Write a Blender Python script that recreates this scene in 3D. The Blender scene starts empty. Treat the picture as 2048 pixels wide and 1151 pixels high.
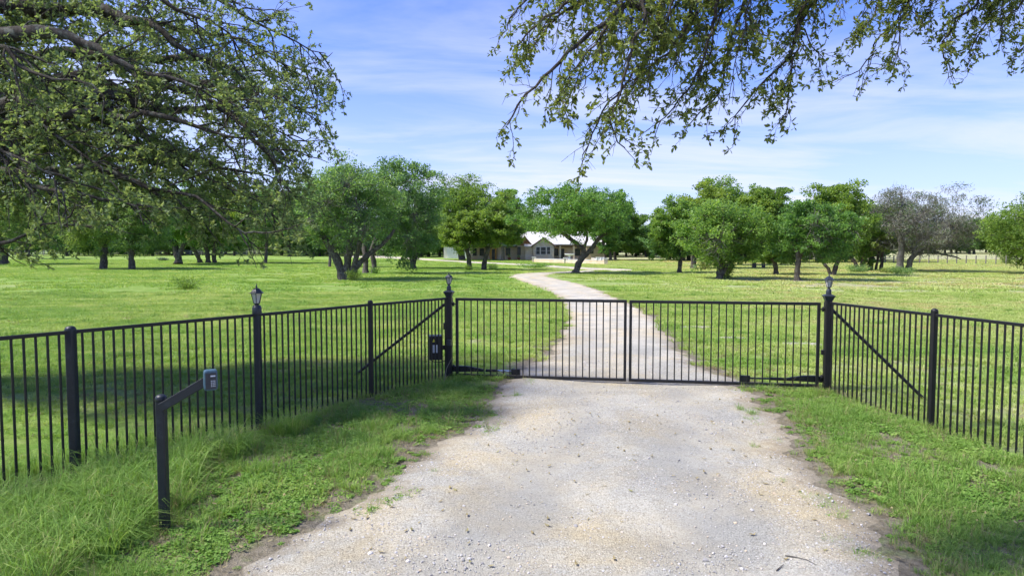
import bpy, math
import numpy as np
from mathutils import Vector, Matrix

# ------------------------------------------------------------------ camera, sky, sun, exposure
SC = bpy.context.scene
COL = SC.collection
PITCH = math.radians(3.33)
EYE = 2.5
F = 1365.3

cam_d = bpy.data.cameras.new('camera')
cam = bpy.data.objects.new('camera', cam_d)
COL.objects.link(cam)
cam.location = (0, 0, EYE)
cam.rotation_euler = (math.radians(90) - PITCH, 0, 0)
cam_d.sensor_width = 36.0
cam_d.lens = 24.0
cam_d.clip_start = 0.1
cam_d.clip_end = 5000
SC.camera = cam

SUN_EL = math.radians(53)
SUN_H = np.array([-0.98, -0.18]); SUN_H = SUN_H / np.linalg.norm(SUN_H)
SUN_DIR = Vector((SUN_H[0] * math.cos(SUN_EL), SUN_H[1] * math.cos(SUN_EL), math.sin(SUN_EL)))

world = bpy.data.worlds.new('World')
SC.world = world
world.use_nodes = True


def build_world():
    nt = world.node_tree
    nt.nodes.clear()
    N, L = nt.nodes.new, nt.links.new
    out = N('ShaderNodeOutputWorld')
    bg = N('ShaderNodeBackground')
    bg.inputs['Strength'].default_value = 0.086
    sky = N('ShaderNodeTexSky')
    sky.sky_type = 'NISHITA'
    sky.sun_disc = False
    sky.sun_elevation = SUN_EL
    sky.sun_rotation = math.atan2(SUN_H[0], SUN_H[1])
    sky.altitude = 300
    sky.air_density = 1.0
    sky.dust_density = 0.3
    sky.ozone_density = 3.0
    tc = N('ShaderNodeTexCoord')
    sep = N('ShaderNodeSeparateXYZ')
    L(tc.outputs['Generated'], sep.inputs[0])
    den = N('ShaderNodeMath'); den.operation = 'ADD'; den.inputs[1].default_value = 0.12
    mx = N('ShaderNodeMath'); mx.operation = 'MAXIMUM'; mx.inputs[1].default_value = 0.0
    L(sep.outputs[2], mx.inputs[0]); L(mx.outputs[0], den.inputs[0])
    dx = N('ShaderNodeMath'); dx.operation = 'DIVIDE'; L(sep.outputs[0], dx.inputs[0]); L(den.outputs[0], dx.inputs[1])
    dy = N('ShaderNodeMath'); dy.operation = 'DIVIDE'; L(sep.outputs[1], dy.inputs[0]); L(den.outputs[0], dy.inputs[1])
    cmb = N('ShaderNodeCombineXYZ'); L(dx.outputs[0], cmb.inputs[0]); L(dy.outputs[0], cmb.inputs[1])
    mp = N('ShaderNodeMapping'); mp.inputs['Scale'].default_value = (0.42, 1.05, 1); mp.inputs['Rotation'].default_value = (0, 0, 0.25)
    L(cmb.outputs[0], mp.inputs[0])
    n1 = N('ShaderNodeTexNoise'); n1.inputs['Scale'].default_value = 1.3; n1.inputs['Detail'].default_value = 9; n1.inputs['Roughness'].default_value = 0.58
    n1.inputs['Distortion'].default_value = 0.7
    L(mp.outputs[0], n1.inputs['Vector'])
    rp = N('ShaderNodeValToRGB')
    rp.color_ramp.elements[0].position = 0.42; rp.color_ramp.elements[0].color = (0, 0, 0, 1)
    rp.color_ramp.elements[1].position = 0.78; rp.color_ramp.elements[1].color = (1, 1, 1, 1)
    L(n1.outputs['Fac'], rp.inputs[0])
    # the veil of high cloud is seen through a longer path near the horizon
    hz = N('ShaderNodeMapRange'); hz.inputs[1].default_value = 0.0; hz.inputs[2].default_value = 0.30
    hz.inputs[3].default_value = 0.70; hz.inputs[4].default_value = 0.0
    L(mx.outputs[0], hz.inputs[0])
    ad = N('ShaderNodeMath'); ad.operation = 'MULTIPLY_ADD'; ad.inputs[1].default_value = 0.64; ad.use_clamp = True
    L(rp.outputs[0], ad.inputs[0]); L(hz.outputs[0], ad.inputs[2])
    tint = N('ShaderNodeMixRGB'); tint.blend_type = 'MULTIPLY'; tint.inputs[0].default_value = 1.0
    tint.inputs[2].default_value = (0.32, 0.44, 0.84, 1)
    L(sky.outputs[0], tint.inputs[1])
    mix = N('ShaderNodeMixRGB'); mix.inputs[2].default_value = (3.05, 3.18, 3.85, 1)
    L(ad.outputs[0], mix.inputs[0]); L(tint.outputs[0], mix.inputs[1])
    L(mix.outputs[0], bg.inputs['Color'])
    L(bg.outputs[0], out.inputs['Surface'])


build_world()

sun_d = bpy.data.lights.new('sun', 'SUN')
sun_d.energy = 2.0
sun_d.angle = math.radians(8.0)
sun_d.color = (1.0, 0.95, 0.86)
sun = bpy.data.objects.new('sun', sun_d)
COL.objects.link(sun)
sun.location = (-40, 40, 60)
sun.rotation_euler = SUN_DIR.to_track_quat('Z', 'Y').to_euler()

SC.view_settings.view_transform = 'Standard'
SC.view_settings.look = 'None'
SC.view_settings.gamma = 1.0
SC.view_settings.use_curve_mapping = False
SC.view_settings.exposure = 1.84
SC.render.engine = 'CYCLES'
SC.cycles.max_bounces = 6
SC.cycles.diffuse_bounces = 4
SC.cycles.glossy_bounces = 2
SC.cycles.transmission_bounces = 5
SC.cycles.transparent_max_bounces = 6
SC.cycles.use_denoising = True
SC.cycles.use_light_tree = False
SC.cycles.adaptive_threshold = 0.02
world.cycles.sampling_method = 'MANUAL'
world.cycles.sample_map_resolution = 256
SC.cycles.caustics_reflective = False
SC.cycles.caustics_refractive = False

# ------------------------------------------------------------------ terrain and picture geometry helpers


def gz(x, y):
    """Height of the ground: it falls a little towards the road and rises far behind the house."""
    x = np.asarray(x, float); y = np.asarray(y, float)
    near = -0.035 * np.maximum(13.0 - y, 0.0)
    near = np.maximum(near, -0.45)
    far = np.maximum(y - 110.0, 0.0)
    far = 0.006 * far * far / (far + 40.0)
    fade = np.clip((34.0 - y) / 12.0, 0, 1) * np.clip((30 - np.abs(x)) / 8.0, 0, 1)
    bump = 0.012 * np.sin(1.7 * x + 0.6 * y) + 0.010 * np.sin(0.9 * x - 1.9 * y + 1.0)
    return near + far + fade * bump


def ray(px, py):
    rx = (px - 1024.0) / F
    up = (575.5 - py) / F
    return np.array([rx, math.cos(PITCH) + up * math.sin(PITCH), -math.sin(PITCH) + up * math.cos(PITCH)])


def at_depth(px, py, depth):
    d = ray(px, py)
    return np.array([0, 0, EYE]) + d * (depth / d[1])


def ground_at(px, py):
    d = ray(px, py)
    z = 0.0
    p = None
    for _ in range(40):
        t = (z - EYE) / min(d[2], -1e-4)
        p = np.array([0, 0, EYE]) + d * t
        z = 0.6 * z + 0.4 * float(gz(p[0], p[1]))
    p[2] = float(gz(p[0], p[1]))
    return p


def unit(v):
    v = np.asarray(v, float)
    return v / np.maximum(np.linalg.norm(v, axis=-1, keepdims=True), 1e-9)


# ------------------------------------------------------------------ mesh builder
class MB:
    def __init__(self):
        self.v = []; self.f = []; self.a = []; self.n = 0; self.mi = []

    def add(self, verts, faces, val=0.5, mat=0):
        verts = np.asarray(verts, np.float32).reshape(-1, 3)
        if isinstance(faces, np.ndarray):
            fl = [faces]
        else:
            by = {}
            for f in faces:
                by.setdefault(len(f), []).append(f)
            fl = [np.array(x, np.int64) for x in by.values()]
        for f in fl:
            self.f.append(f.astype(np.int64) + self.n); self.mi.append(mat)
        self.v.append(verts)
        self.a.append(np.broadcast_to(np.asarray(val, np.float32), (len(verts),)).copy())
        self.n += len(verts)
        return self

    def box(self, x0, x1, y0, y1, z0, z1, val=0.5):
        v = [(x0, y0, z0), (x1, y0, z0), (x1, y1, z0), (x0, y1, z0), (x0, y0, z1), (x1, y0, z1), (x1, y1, z1), (x0, y1, z1)]
        f = [(0, 3, 2, 1), (4, 5, 6, 7), (0, 1, 5, 4), (1, 2, 6, 5), (2, 3, 7, 6), (3, 0, 4, 7)]
        return self.add(v, f, val)

    def bar(self, p0, p1, w, h=None, ch=0.18, up=(0, 0, 1), taper=1.0):
        """square tube with chamfered edges between two points"""
        h = h or w
        p0 = np.asarray(p0, float); p1 = np.asarray(p1, float)
        t = unit(p1 - p0)
        up = np.asarray(up, float)
        if abs(np.dot(t, up)) > 0.95:
            up = np.array([0, 1.0, 0])
        s = unit(np.cross(t, up)); u = np.cross(s, t)
        a, b = w / 2, h / 2
        c = ch * min(a, b)
        prof = [(-a + c, -b), (a - c, -b), (a, -b + c), (a, b - c), (a - c, b), (-a + c, b), (-a, b - c), (-a, -b + c)]
        v = [p0 + s * x + u * y for x, y in prof] + [p1 + (s * x + u * y) * taper for x, y in prof]
        f = [(i, (i + 1) % 8, 8 + (i + 1) % 8, 8 + i) for i in range(8)] + [tuple(range(7, -1, -1)), tuple(range(8, 16))]
        return self.add(v, f)

    def lathe(self, prof, sides=16, center=(0, 0, 0), rot=0.0, caps=True):
        c = np.asarray(center, float)
        v = []
        for r, z in prof:
            for k in range(sides):
                a = rot + 2 * math.pi * k / sides
                v.append(c + np.array([r * math.cos(a), r * math.sin(a), z]))
        f = []
        for i in range(len(prof) - 1):
            for k in range(sides):
                f.append((i * sides + k, i * sides + (k + 1) % sides, (i + 1) * sides + (k + 1) % sides, (i + 1) * sides + k))
        if caps:
            f.append(tuple(range(sides - 1, -1, -1)))
            f.append(tuple((len(prof) - 1) * sides + k for k in range(sides)))
        return self.add(v, f)

    def tubes(self, paths, radii, sides=5, val=0.5):
        paths = np.asarray(paths, float); radii = np.asarray(radii, float)
        N, P, _ = paths.shape
        t = np.gradient(paths, axis=1)
        t = unit(t)
        ref = np.array([0.31, 0.52, 0.79]); ref = ref / np.linalg.norm(ref)
        s = np.cross(t, ref)
        bad = np.linalg.norm(s, axis=-1) < 0.15
        s[bad] = np.cross(t[bad], np.array([1.0, 0.1, 0]))
        s = unit(s); u = np.cross(t, s)
        a = 2 * np.pi * np.arange(sides) / sides
        v = paths[:, :, None, :] + radii[:, :, None, None] * (np.cos(a)[None, None, :, None] * s[:, :, None, :] + np.sin(a)[None, None, :, None] * u[:, :, None, :])
        idx = np.arange(N * P * sides).reshape(N, P, sides)
        q = np.stack([idx[:, :-1], np.roll(idx, -1, 2)[:, :-1], np.roll(idx, -1, 2)[:, 1:], idx[:, 1:]], -1).reshape(-1, 4)
        return self.add(v.reshape(-1, 3), q, val)

    def mesh(self, name, mats, smooth=False):
        v = np.concatenate(self.v); a = np.concatenate(self.a)
        lt = np.concatenate([np.full(len(f), f.shape[1], np.int32) for f in self.f])
        lv = np.concatenate([f.ravel() for f in self.f]).astype(np.int32)
        mi = np.concatenate([np.full(len(f), m, np.int32) for f, m in zip(self.f, self.mi)])
        ls = np.zeros(len(lt), np.int32); ls[1:] = np.cumsum(lt)[:-1]
        me = bpy.data.meshes.new(name)
        me.vertices.add(len(v)); me.vertices.foreach_set('co', v.ravel())
        me.loops.add(len(lv)); me.loops.foreach_set('vertex_index', lv)
        me.polygons.add(len(lt)); me.polygons.foreach_set('loop_start', ls); me.polygons.foreach_set('loop_total', lt)
        if not isinstance(mats, (list, tuple)):
            mats = [mats]
        for m in mats:
            me.materials.append(m)
        me.polygons.foreach_set('material_index', mi)
        me.polygons.foreach_set('use_smooth', np.full(len(lt), bool(smooth)))
        me.update(calc_edges=True)
        at = me.attributes.new('v', 'FLOAT', 'POINT')
        at.data.foreach_set('value', a)
        return me

    def build(self, name, mats, parent=None, smooth=False, loc=None):
        return link(name, self.mesh(name, mats, smooth), parent, loc)


def link(name, me, parent=None, loc=None):
    o = bpy.data.objects.new(name, me)
    COL.objects.link(o)
    if parent is not None:
        o.parent = parent
    if loc is not None:
        o.location = [float(c) for c in loc]
    return o


def tag(o, label, cat, group=None, kind=None):
    o['label'] = label
    o['category'] = cat
    if group:
        o['group'] = group
    if kind:
        o['kind'] = kind
    return o


def thing(name, label, cat, loc=(0, 0, 0), rz=0.0, group=None):
    o = bpy.data.objects.new(name, None)
    COL.objects.link(o)
    o.empty_display_size = 0.2
    o.location = [float(c) for c in loc]
    o.rotation_euler = (0, 0, rz)
    return tag(o, label, cat, group)


# ------------------------------------------------------------------ materials
def new_mat(name):
    m = bpy.data.materials.new(name)
    m.use_nodes = True
    nt = m.node_tree
    b = nt.nodes.get('Principled BSDF')
    return m, nt, b


def ramp(nt, stops):
    r = nt.nodes.new('ShaderNodeValToRGB')
    e = r.color_ramp.elements
    while len(e) < len(stops):
        e.new(0.5)
    for i, (p, c) in enumerate(stops):
        e[i].position = p
        e[i].color = (c[0], c[1], c[2], 1)
    return r


def noise(nt, scale, detail=4, rough=0.55, vec=None, dist=0.0):
    n = nt.nodes.new('ShaderNodeTexNoise')
    n.inputs['Scale'].default_value = scale
    n.inputs['Detail'].default_value = detail
    n.inputs['Roughness'].default_value = rough
    n.inputs['Distortion'].default_value = dist
    if vec is not None:
        nt.links.new(vec, n.inputs['Vector'])
    return n


def math_node(nt, op, a, b, clamp=False):
    n = nt.nodes.new('ShaderNodeMath'); n.operation = op; n.use_clamp = clamp
    for i, x in enumerate((a, b)):
        if isinstance(x, (int, float)):
            n.inputs[i].default_value = x
        elif x is not None:
            nt.links.new(x, n.inputs[i])
    return n.outputs[0]


def mixc(nt, fac, a, b, mode='MIX'):
    n = nt.nodes.new('ShaderNodeMixRGB'); n.blend_type = mode
    for i, x in enumerate((fac, a, b)):
        if isinstance(x, (int, float)):
            n.inputs[i].default_value = x
        elif isinstance(x, tuple):
            n.inputs[i].default_value = (x[0], x[1], x[2], 1)
        else:
            nt.links.new(x, n.inputs[i])
    return n.outputs[0]


def bump(nt, h, strength, dist=0.01):
    b = nt.nodes.new('ShaderNodeBump')
    b.inputs['Strength'].default_value = strength
    b.inputs['Distance'].default_value = dist
    nt.links.new(h, b.inputs['Height'])
    return b.outputs[0]


def world_pos(nt):
    return nt.nodes.new('ShaderNodeNewGeometry').outputs['Position']


def obj_pos(nt):
    return nt.nodes.new('ShaderNodeTexCoord').outputs['Object']


def plain(name, col, rough=0.6, metal=0.0, var=0.12, scale=6.0, bstr=0.0, bscale=40.0):
    m, nt, b = new_mat(name)
    p = obj_pos(nt)
    n = noise(nt, scale, 5, 0.6, p)
    lo = tuple(max(0, c * (1 - var)) for c in col); hi = tuple(min(1, c * (1 + var)) for c in col)
    r = ramp(nt, [(0.3, lo), (0.7, hi)])
    nt.links.new(n.outputs['Fac'], r.inputs[0])
    nt.links.new(r.outputs[0], b.inputs['Base Color'])
    rr = nt.nodes.new('ShaderNodeMapRange'); rr.inputs[3].default_value = max(0.05, rough - 0.1); rr.inputs[4].default_value = min(1, rough + 0.1)
    nt.links.new(n.outputs['Fac'], rr.inputs[0]); nt.links.new(rr.outputs[0], b.inputs['Roughness'])
    b.inputs['Metallic'].default_value = metal
    if bstr:
        n2 = noise(nt, bscale, 4, 0.6, p)
        nt.links.new(bump(nt, n2.outputs['Fac'], bstr, 0.01), b.inputs['Normal'])
    return m


def leaf_mat(name, stops, trans=0.35, rough=0.45, spec=0.35, posvar=True, tboost=1.5):
    m, nt, b = new_mat(name)
    at = nt.nodes.new('ShaderNodeAttribute'); at.attribute_name = 'v'
    fac = at.outputs['Fac']
    if posvar:
        oi = nt.nodes.new('ShaderNodeObjectInfo')
        off = math_node(nt, 'MULTIPLY_ADD', oi.outputs['Random'], 0.24)
        off.node.inputs[2].default_value = -0.12
        fac = math_node(nt, 'ADD', fac, off, True)
    r = ramp(nt, stops)
    nt.links.new(fac, r.inputs[0])
    rc = r.outputs[0]
    if posvar:
        w = nt.nodes.new('ShaderNodeTexWhiteNoise'); w.noise_dimensions = '1D'
        nt.links.new(oi.outputs['Random'], w.inputs['W'])
        hr = ramp(nt, [(0.0, (0.84, 0.97, 1.12)), (0.5, (1.0, 1.0, 1.0)), (1.0, (1.20, 1.02, 0.86))])
        nt.links.new(w.outputs['Value'], hr.inputs[0])
        rc = mixc(nt, 1.0, rc, hr.outputs[0], 'MULTIPLY')
    nt.links.new(rc, b.inputs['Base Color'])
    b.inputs['Roughness'].default_value = rough
    b.inputs['Specular IOR Level'].default_value = spec
    tr = nt.nodes.new('ShaderNodeBsdfTranslucent')
    tcol = mixc(nt, 1.0, rc, (tboost * 1.05, tboost, tboost * 0.55), 'MULTIPLY')
    nt.links.new(tcol, tr.inputs['Color'])
    mx = nt.nodes.new('ShaderNodeMixShader'); mx.inputs[0].default_value = trans
    nt.links.new(b.outputs[0], mx.inputs[1]); nt.links.new(tr.outputs[0], mx.inputs[2])
    nt.links.new(mx.outputs[0], nt.nodes['Material Output'].inputs['Surface'])
    return m


def bark_mat(name, c0, c1, lichen=None, scale=9.0, bs=0.7):
    m, nt, b = new_mat(name)
    p = world_pos(nt)
    mp = nt.nodes.new('ShaderNodeMapping'); mp.inputs['Scale'].default_value = (1, 1, 0.35)
    nt.links.new(p, mp.inputs[0])
    n = noise(nt, scale, 7, 0.65, mp.outputs[0], 0.3)
    r = ramp(nt, [(0.32, c0), (0.68, c1)])
    nt.links.new(n.outputs['Fac'], r.inputs[0])
    col = r.outputs[0]
    if lichen:
        n2 = noise(nt, scale * 0.5, 5, 0.7, p)
        r2 = ramp(nt, [(0.52, (0, 0, 0)), (0.62, (1, 1, 1))])
        nt.links.new(n2.outputs['Fac'], r2.inputs[0])
        col = mixc(nt, r2.outputs[0], col, lichen)
    nt.links.new(col, b.inputs['Base Color'])
    b.inputs['Roughness'].default_value = 0.95
    b.inputs['Specular IOR Level'].default_value = 0.15
    n3 = noise(nt, scale * 4, 5, 0.7, mp.outputs[0])
    nt.links.new(bump(nt, n3.outputs['Fac'], bs, 0.03), b.inputs['Normal'])
    return m


M = {}
M['leaf_a'] = leaf_mat('oak_leaf', [(0.0, (0.098, 0.185, 0.042)), (0.5, (0.172, 0.300, 0.064)), (1.0, (0.265, 0.400, 0.090))], 0.5)
M['leaf_b'] = leaf_mat('oak_leaf_dull', [(0.0, (0.112, 0.190, 0.060)), (0.5, (0.188, 0.290, 0.086)), (1.0, (0.275, 0.370, 0.120))], 0.5)
M['leaf_near'] = leaf_mat('oak_leaf_near', [(0.0, (0.125, 0.185, 0.080)), (0.55, (0.200, 0.290, 0.120)), (0.96, (0.290, 0.370, 0.170)), (1.0, (0.36, 0.24, 0.09))], 0.48, 0.55, 0.25, True, 1.3)
M['leaf_over'] = leaf_mat('oak_leaf_overhang', [(0.0, (0.078, 0.130, 0.036)), (0.55, (0.138, 0.208, 0.058)), (0.965, (0.210, 0.280, 0.088)), (1.0, (0.36, 0.18, 0.06))], 0.45, 0.42, 0.4)
M['leaf_grey'] = leaf_mat('lichen_twig', [(0.0, (0.17, 0.178, 0.135)), (0.50, (0.26, 0.265, 0.21)), (0.58, (0.09, 0.15, 0.05)), (1.0, (0.14, 0.215, 0.06))], 0.25, 0.8, 0.1)
M['leaf_far'] = leaf_mat('far_leaf', [(0.0, (0.085, 0.165, 0.048)), (0.5, (0.125, 0.225, 0.062)), (1.0, (0.175, 0.285, 0.080))], 0.4)
M['bark'] = bark_mat('oak_bark', (0.050, 0.042, 0.034), (0.150, 0.128, 0.105), (0.17, 0.165, 0.14))
M['bark_near'] = bark_mat('oak_bark_near', (0.028, 0.024, 0.020), (0.095, 0.082, 0.066), (0.135, 0.14, 0.115), 16.0)
M['bark_grey'] = bark_mat('grey_bark', (0.10, 0.090, 0.075), (0.24, 0.22, 0.185), (0.22, 0.22, 0.185))
def worn_metal(name, col, rust, rough):
    m, nt, b = new_mat(name)
    p = world_pos(nt)
    n = noise(nt, 9, 6, 0.7, p)
    r = ramp(nt, [(0.30, tuple(c * 0.7 for c in col)), (0.55, col), (0.64, tuple(c * 1.7 for c in col)), (0.74, rust)])
    nt.links.new(n.outputs['Fac'], r.inputs[0])
    # road dust settled low down and on ledges of the paint
    n2 = noise(nt, 2.2, 5, 0.65, p)
    d = ramp(nt, [(0.52, (0, 0, 0)), (0.75, (0.045, 0.045, 0.045))]); nt.links.new(n2.outputs['Fac'], d.inputs[0])
    nt.links.new(mixc(nt, d.outputs[0], r.outputs[0], (0.10, 0.09, 0.075)), b.inputs['Base Color'])
    rr = nt.nodes.new('ShaderNodeMapRange'); rr.inputs[3].default_value = rough - 0.12; rr.inputs[4].default_value = rough + 0.25
    nt.links.new(n2.outputs['Fac'], rr.inputs[0]); nt.links.new(rr.outputs[0], b.inputs['Roughness'])
    nt.links.new(bump(nt, noise(nt, 70, 4, 0.6, p).outputs['Fac'], 0.12, 0.004), b.inputs['Normal'])
    return m


M['metal'] = worn_metal('black_paint', (0.0050, 0.0050, 0.0052), (0.022, 0.012, 0.008), 0.45)
M['metal_worn'] = worn_metal('weathered_black_paint', (0.0095, 0.0135, 0.018), (0.03, 0.034, 0.036), 0.42)
M['metal_lamp'] = plain('lantern_paint', (0.021, 0.026, 0.036), 0.42, 0.0, 0.4, 30, 0.1, 80)
M['chrome'] = plain('steel_rod', (0.62, 0.62, 0.62), 0.25, 1.0, 0.05)
M['plastic_blue'] = plain('slate_plastic', (0.050, 0.105, 0.145), 0.42, 0.0, 0.25, 40, 0.05, 200)
M['plastic_dark'] = plain('charcoal_plastic', (0.030, 0.034, 0.040), 0.5, 0.0, 0.2, 40)
M['button'] = plain('button', (0.55, 0.57, 0.58), 0.5, 0.0, 0.1)
M['white_sticker'] = plain('white_sticker', (0.62, 0.66, 0.70), 0.5)
M['yellow_sticker'] = plain('yellow_sticker', (0.70, 0.68, 0.06), 0.5)


def glass_mat():
    m, nt, b = new_mat('lantern_glass')
    b.inputs['Base Color'].default_value = (0.72, 0.70, 0.66, 1)
    b.inputs['Roughness'].default_value = 0.25
    n = noise(nt, 60, 3, 0.5, obj_pos(nt))
    nt.links.new(bump(nt, n.outputs['Fac'], 0.25, 0.004), b.inputs['Normal'])
    tr = nt.nodes.new('ShaderNodeBsdfTransparent'); tr.inputs[0].default_value = (0.9, 0.9, 0.88, 1)
    mx = nt.nodes.new('ShaderNodeMixShader'); mx.inputs[0].default_value = 0.5
    nt.links.new(b.outputs[0], mx.inputs[1]); nt.links.new(tr.outputs[0], mx.inputs[2])
    nt.links.new(mx.outputs[0], nt.nodes['Material Output'].inputs['Surface'])
    return m


M['glass'] = glass_mat()
M['bulb'] = plain('bulb', (0.75, 0.75, 0.72), 0.3)


def lawn_streak(nt, p):
    """mowing streaks and worn patches of the turf"""
    mp = nt.nodes.new('ShaderNodeMapping'); mp.inputs['Scale'].default_value = (0.16, 0.55, 1); mp.inputs['Rotation'].default_value = (0, 0, 0.12)
    nt.links.new(p, mp.inputs[0])
    a = noise(nt, 1.0, 4, 0.6, mp.outputs[0], 0.6)
    c = noise(nt, 2.6, 4, 0.7, p)
    q = math_node(nt, 'ADD', math_node(nt, 'MULTIPLY', a.outputs['Fac'], 0.58), math_node(nt, 'MULTIPLY', c.outputs['Fac'], 0.24))
    return math_node(nt, 'SUBTRACT', q, 0.41)


def ground_mat():
    m, nt, b = new_mat('meadow_soil_and_turf')
    p = world_pos(nt)
    n1 = noise(nt, 0.10, 5, 0.6, p, 0.4)
    n2 = noise(nt, 0.9, 5, 0.65, p)
    n3 = noise(nt, 14, 5, 0.7, p)
    f = math_node(nt, 'ADD', math_node(nt, 'MULTIPLY', n1.outputs['Fac'], 0.5), math_node(nt, 'MULTIPLY', n2.outputs['Fac'], 0.5))
    sp = nt.nodes.new('ShaderNodeSeparateXYZ'); nt.links.new(p, sp.inputs[0])
    dr_ = nt.nodes.new('ShaderNodeMapRange'); dr_.inputs[1].default_value = -2; dr_.inputs[2].default_value = 22; dr_.inputs[3].default_value = -0.015; dr_.inputs[4].default_value = 0.19
    nt.links.new(sp.outputs[0], dr_.inputs[0])
    f = math_node(nt, 'ADD', f, dr_.outputs[0])
    r = ramp(nt, [(0.33, (0.160, 0.290, 0.050)), (0.46, (0.225, 0.345, 0.070)), (0.56, (0.300, 0.390, 0.120)), (0.66, (0.410, 0.435, 0.225)), (0.76, (0.42, 0.38, 0.24))])
    nt.links.new(f, r.inputs[0])
    f = math_node(nt, 'ADD', f, lawn_streak(nt, p))
    nt.links.new(f, r.inputs[0])
    r3 = ramp(nt, [(0.3, (0.62, 0.62, 0.6)), (0.7, (1.25, 1.25, 1.2))])
    nt.links.new(n3.outputs['Fac'], r3.inputs[0])
    col = mixc(nt, 1.0, r.outputs[0], r3.outputs[0], 'MULTIPLY')
    # bare soil along the drive and on the verge (attribute = amount of soil)
    at = nt.nodes.new('ShaderNodeAttribute'); at.attribute_name = 'soil'
    soil = ramp(nt, [(0.3, (0.15, 0.13, 0.085)), (0.7, (0.36, 0.315, 0.235))])
    nt.links.new(n3.outputs['Fac'], soil.inputs[0])
    sm = math_node(nt, 'MULTIPLY_ADD', n2.outputs['Fac'], 1.2)
    nt.links.new(at.outputs['Fac'], sm.node.inputs[2])
    sr = nt.nodes.new('ShaderNodeMapRange'); sr.inputs[1].default_value = 0.95; sr.inputs[2].default_value = 1.25
    nt.links.new(sm, sr.inputs[0])
    col = mixc(nt, sr.outputs[0], col, soil.outputs[0])
    nt.links.new(col, b.inputs['Base Color'])
    b.inputs['Roughness'].default_value = 1.0
    b.inputs['Specular IOR Level'].default_value = 0.05
    n4 = noise(nt, 45, 4, 0.7, p)
    hh = math_node(nt, 'ADD', n4.outputs['Fac'], n3.outputs['Fac'])
    nt.links.new(bump(nt, hh, 0.9, 0.05), b.inputs['Normal'])
    return m


def gravel_mat():
    m, nt, b = new_mat('caliche_gravel')
    p = world_pos(nt)
    v = nt.nodes.new('ShaderNodeTexVoronoi'); v.inputs['Scale'].default_value = 78; nt.links.new(p, v.inputs['Vector'])
    v2 = nt.nodes.new('ShaderNodeTexVoronoi'); v2.inputs['Scale'].default_value = 170; nt.links.new(p, v2.inputs['Vector'])
    sepc = nt.nodes.new('ShaderNodeSeparateColor'); nt.links.new(v.outputs['Color'], sepc.inputs[0])
    st = ramp(nt, [(0.0, (0.30, 0.275, 0.235)), (0.22, (0.44, 0.415, 0.365)), (0.75, (0.53, 0.50, 0.445)), (1.0, (0.64, 0.605, 0.54))])
    nt.links.new(sepc.outputs[0], st.inputs[0])
    n1 = noise(nt, 0.45, 5, 0.62, p, 0.5)
    n2 = noise(nt, 3.5, 5, 0.65, p)
    # tan caliche showing between patches of loose pale stone
    f = math_node(nt, 'ADD', math_node(nt, 'MULTIPLY', n1.outputs['Fac'], 0.72), math_node(nt, 'MULTIPLY', n2.outputs['Fac'], 0.28))
    tr = ramp(nt, [(0.44, (0, 0, 0)), (0.62, (0.85, 0.85, 0.85))])
    nt.links.new(f, tr.inputs[0])
    tanc = mixc(nt, 1.0, st.outputs[0], (1.12, 0.97, 0.70), 'MULTIPLY')
    col = mixc(nt, tr.outputs[0], st.outputs[0], tanc)
    # wheel tracks: finer, compacted, a little greyer; stones and dust between
    atw = nt.nodes.new('ShaderNodeAttribute'); atw.attribute_name = 'track'
    tw = math_node(nt, 'MULTIPLY', atw.outputs['Fac'], math_node(nt, 'MULTIPLY_ADD', n2.outputs['Fac'], 0.9), True)
    col = mixc(nt, tw, col, mixc(nt, 0.55, col, (0.44, 0.42, 0.385)))
    # trodden, dirtier margins (attribute = closeness to the edge)
    at = nt.nodes.new('ShaderNodeAttribute'); at.attribute_name = 'edge'
    e = math_node(nt, 'MULTIPLY_ADD', n2.outputs['Fac'], 0.9)
    nt.links.new(at.outputs['Fac'], e.node.inputs[2])
    er = nt.nodes.new('ShaderNodeMapRange'); er.inputs[1].default_value = 0.95; er.inputs[2].default_value = 1.35; er.inputs[4].default_value = 0.75
    nt.links.new(e, er.inputs[0])
    dirt = ramp(nt, [(0.3, (0.25, 0.20, 0.14)), (0.7, (0.44, 0.37, 0.28))])
    nt.links.new(noise(nt, 20, 4, 0.7, p).outputs['Fac'], dirt.inputs[0])
    col = mixc(nt, er.outputs[0], col, dirt.outputs[0])
    # grey, finer areas
    n5 = noise(nt, 0.8, 4, 0.6, p, 0.3)
    gr = ramp(nt, [(0.40, (0.80, 0.81, 0.83)), (0.62, (1.05, 1.04, 1.02))])
    nt.links.new(n5.outputs['Fac'], gr.inputs[0])
    col = mixc(nt, 1.0, col, gr.outputs[0], 'MULTIPLY')
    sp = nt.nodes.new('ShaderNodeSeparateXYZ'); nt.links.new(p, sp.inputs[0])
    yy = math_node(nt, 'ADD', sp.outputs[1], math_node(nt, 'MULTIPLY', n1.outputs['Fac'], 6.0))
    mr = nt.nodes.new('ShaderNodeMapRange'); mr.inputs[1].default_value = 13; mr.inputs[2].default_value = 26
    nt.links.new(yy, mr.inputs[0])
    pale = mixc(nt, mr.outputs[0], (0.835, 0.85, 0.815), (1.07, 1.06, 0.99))  # foreground shade and sunlit far drive put into the gravel colour
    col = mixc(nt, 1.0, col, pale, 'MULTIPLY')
    nt.links.new(col, b.inputs['Base Color'])
    b.inputs['Roughness'].default_value = 0.95
    b.inputs['Specular IOR Level'].default_value = 0.15
    h = math_node(nt, 'ADD', v.outputs['Distance'], math_node(nt, 'MULTIPLY', v2.outputs['Distance'], 0.5))
    nt.links.new(bump(nt, h, -0.85, 0.016) if False else bump(nt, math_node(nt, 'SUBTRACT', 1.0, h), 0.75, 0.009), b.inputs['Normal'])
    return m


M['ground'] = ground_mat()
M['gravel'] = gravel_mat()


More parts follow.
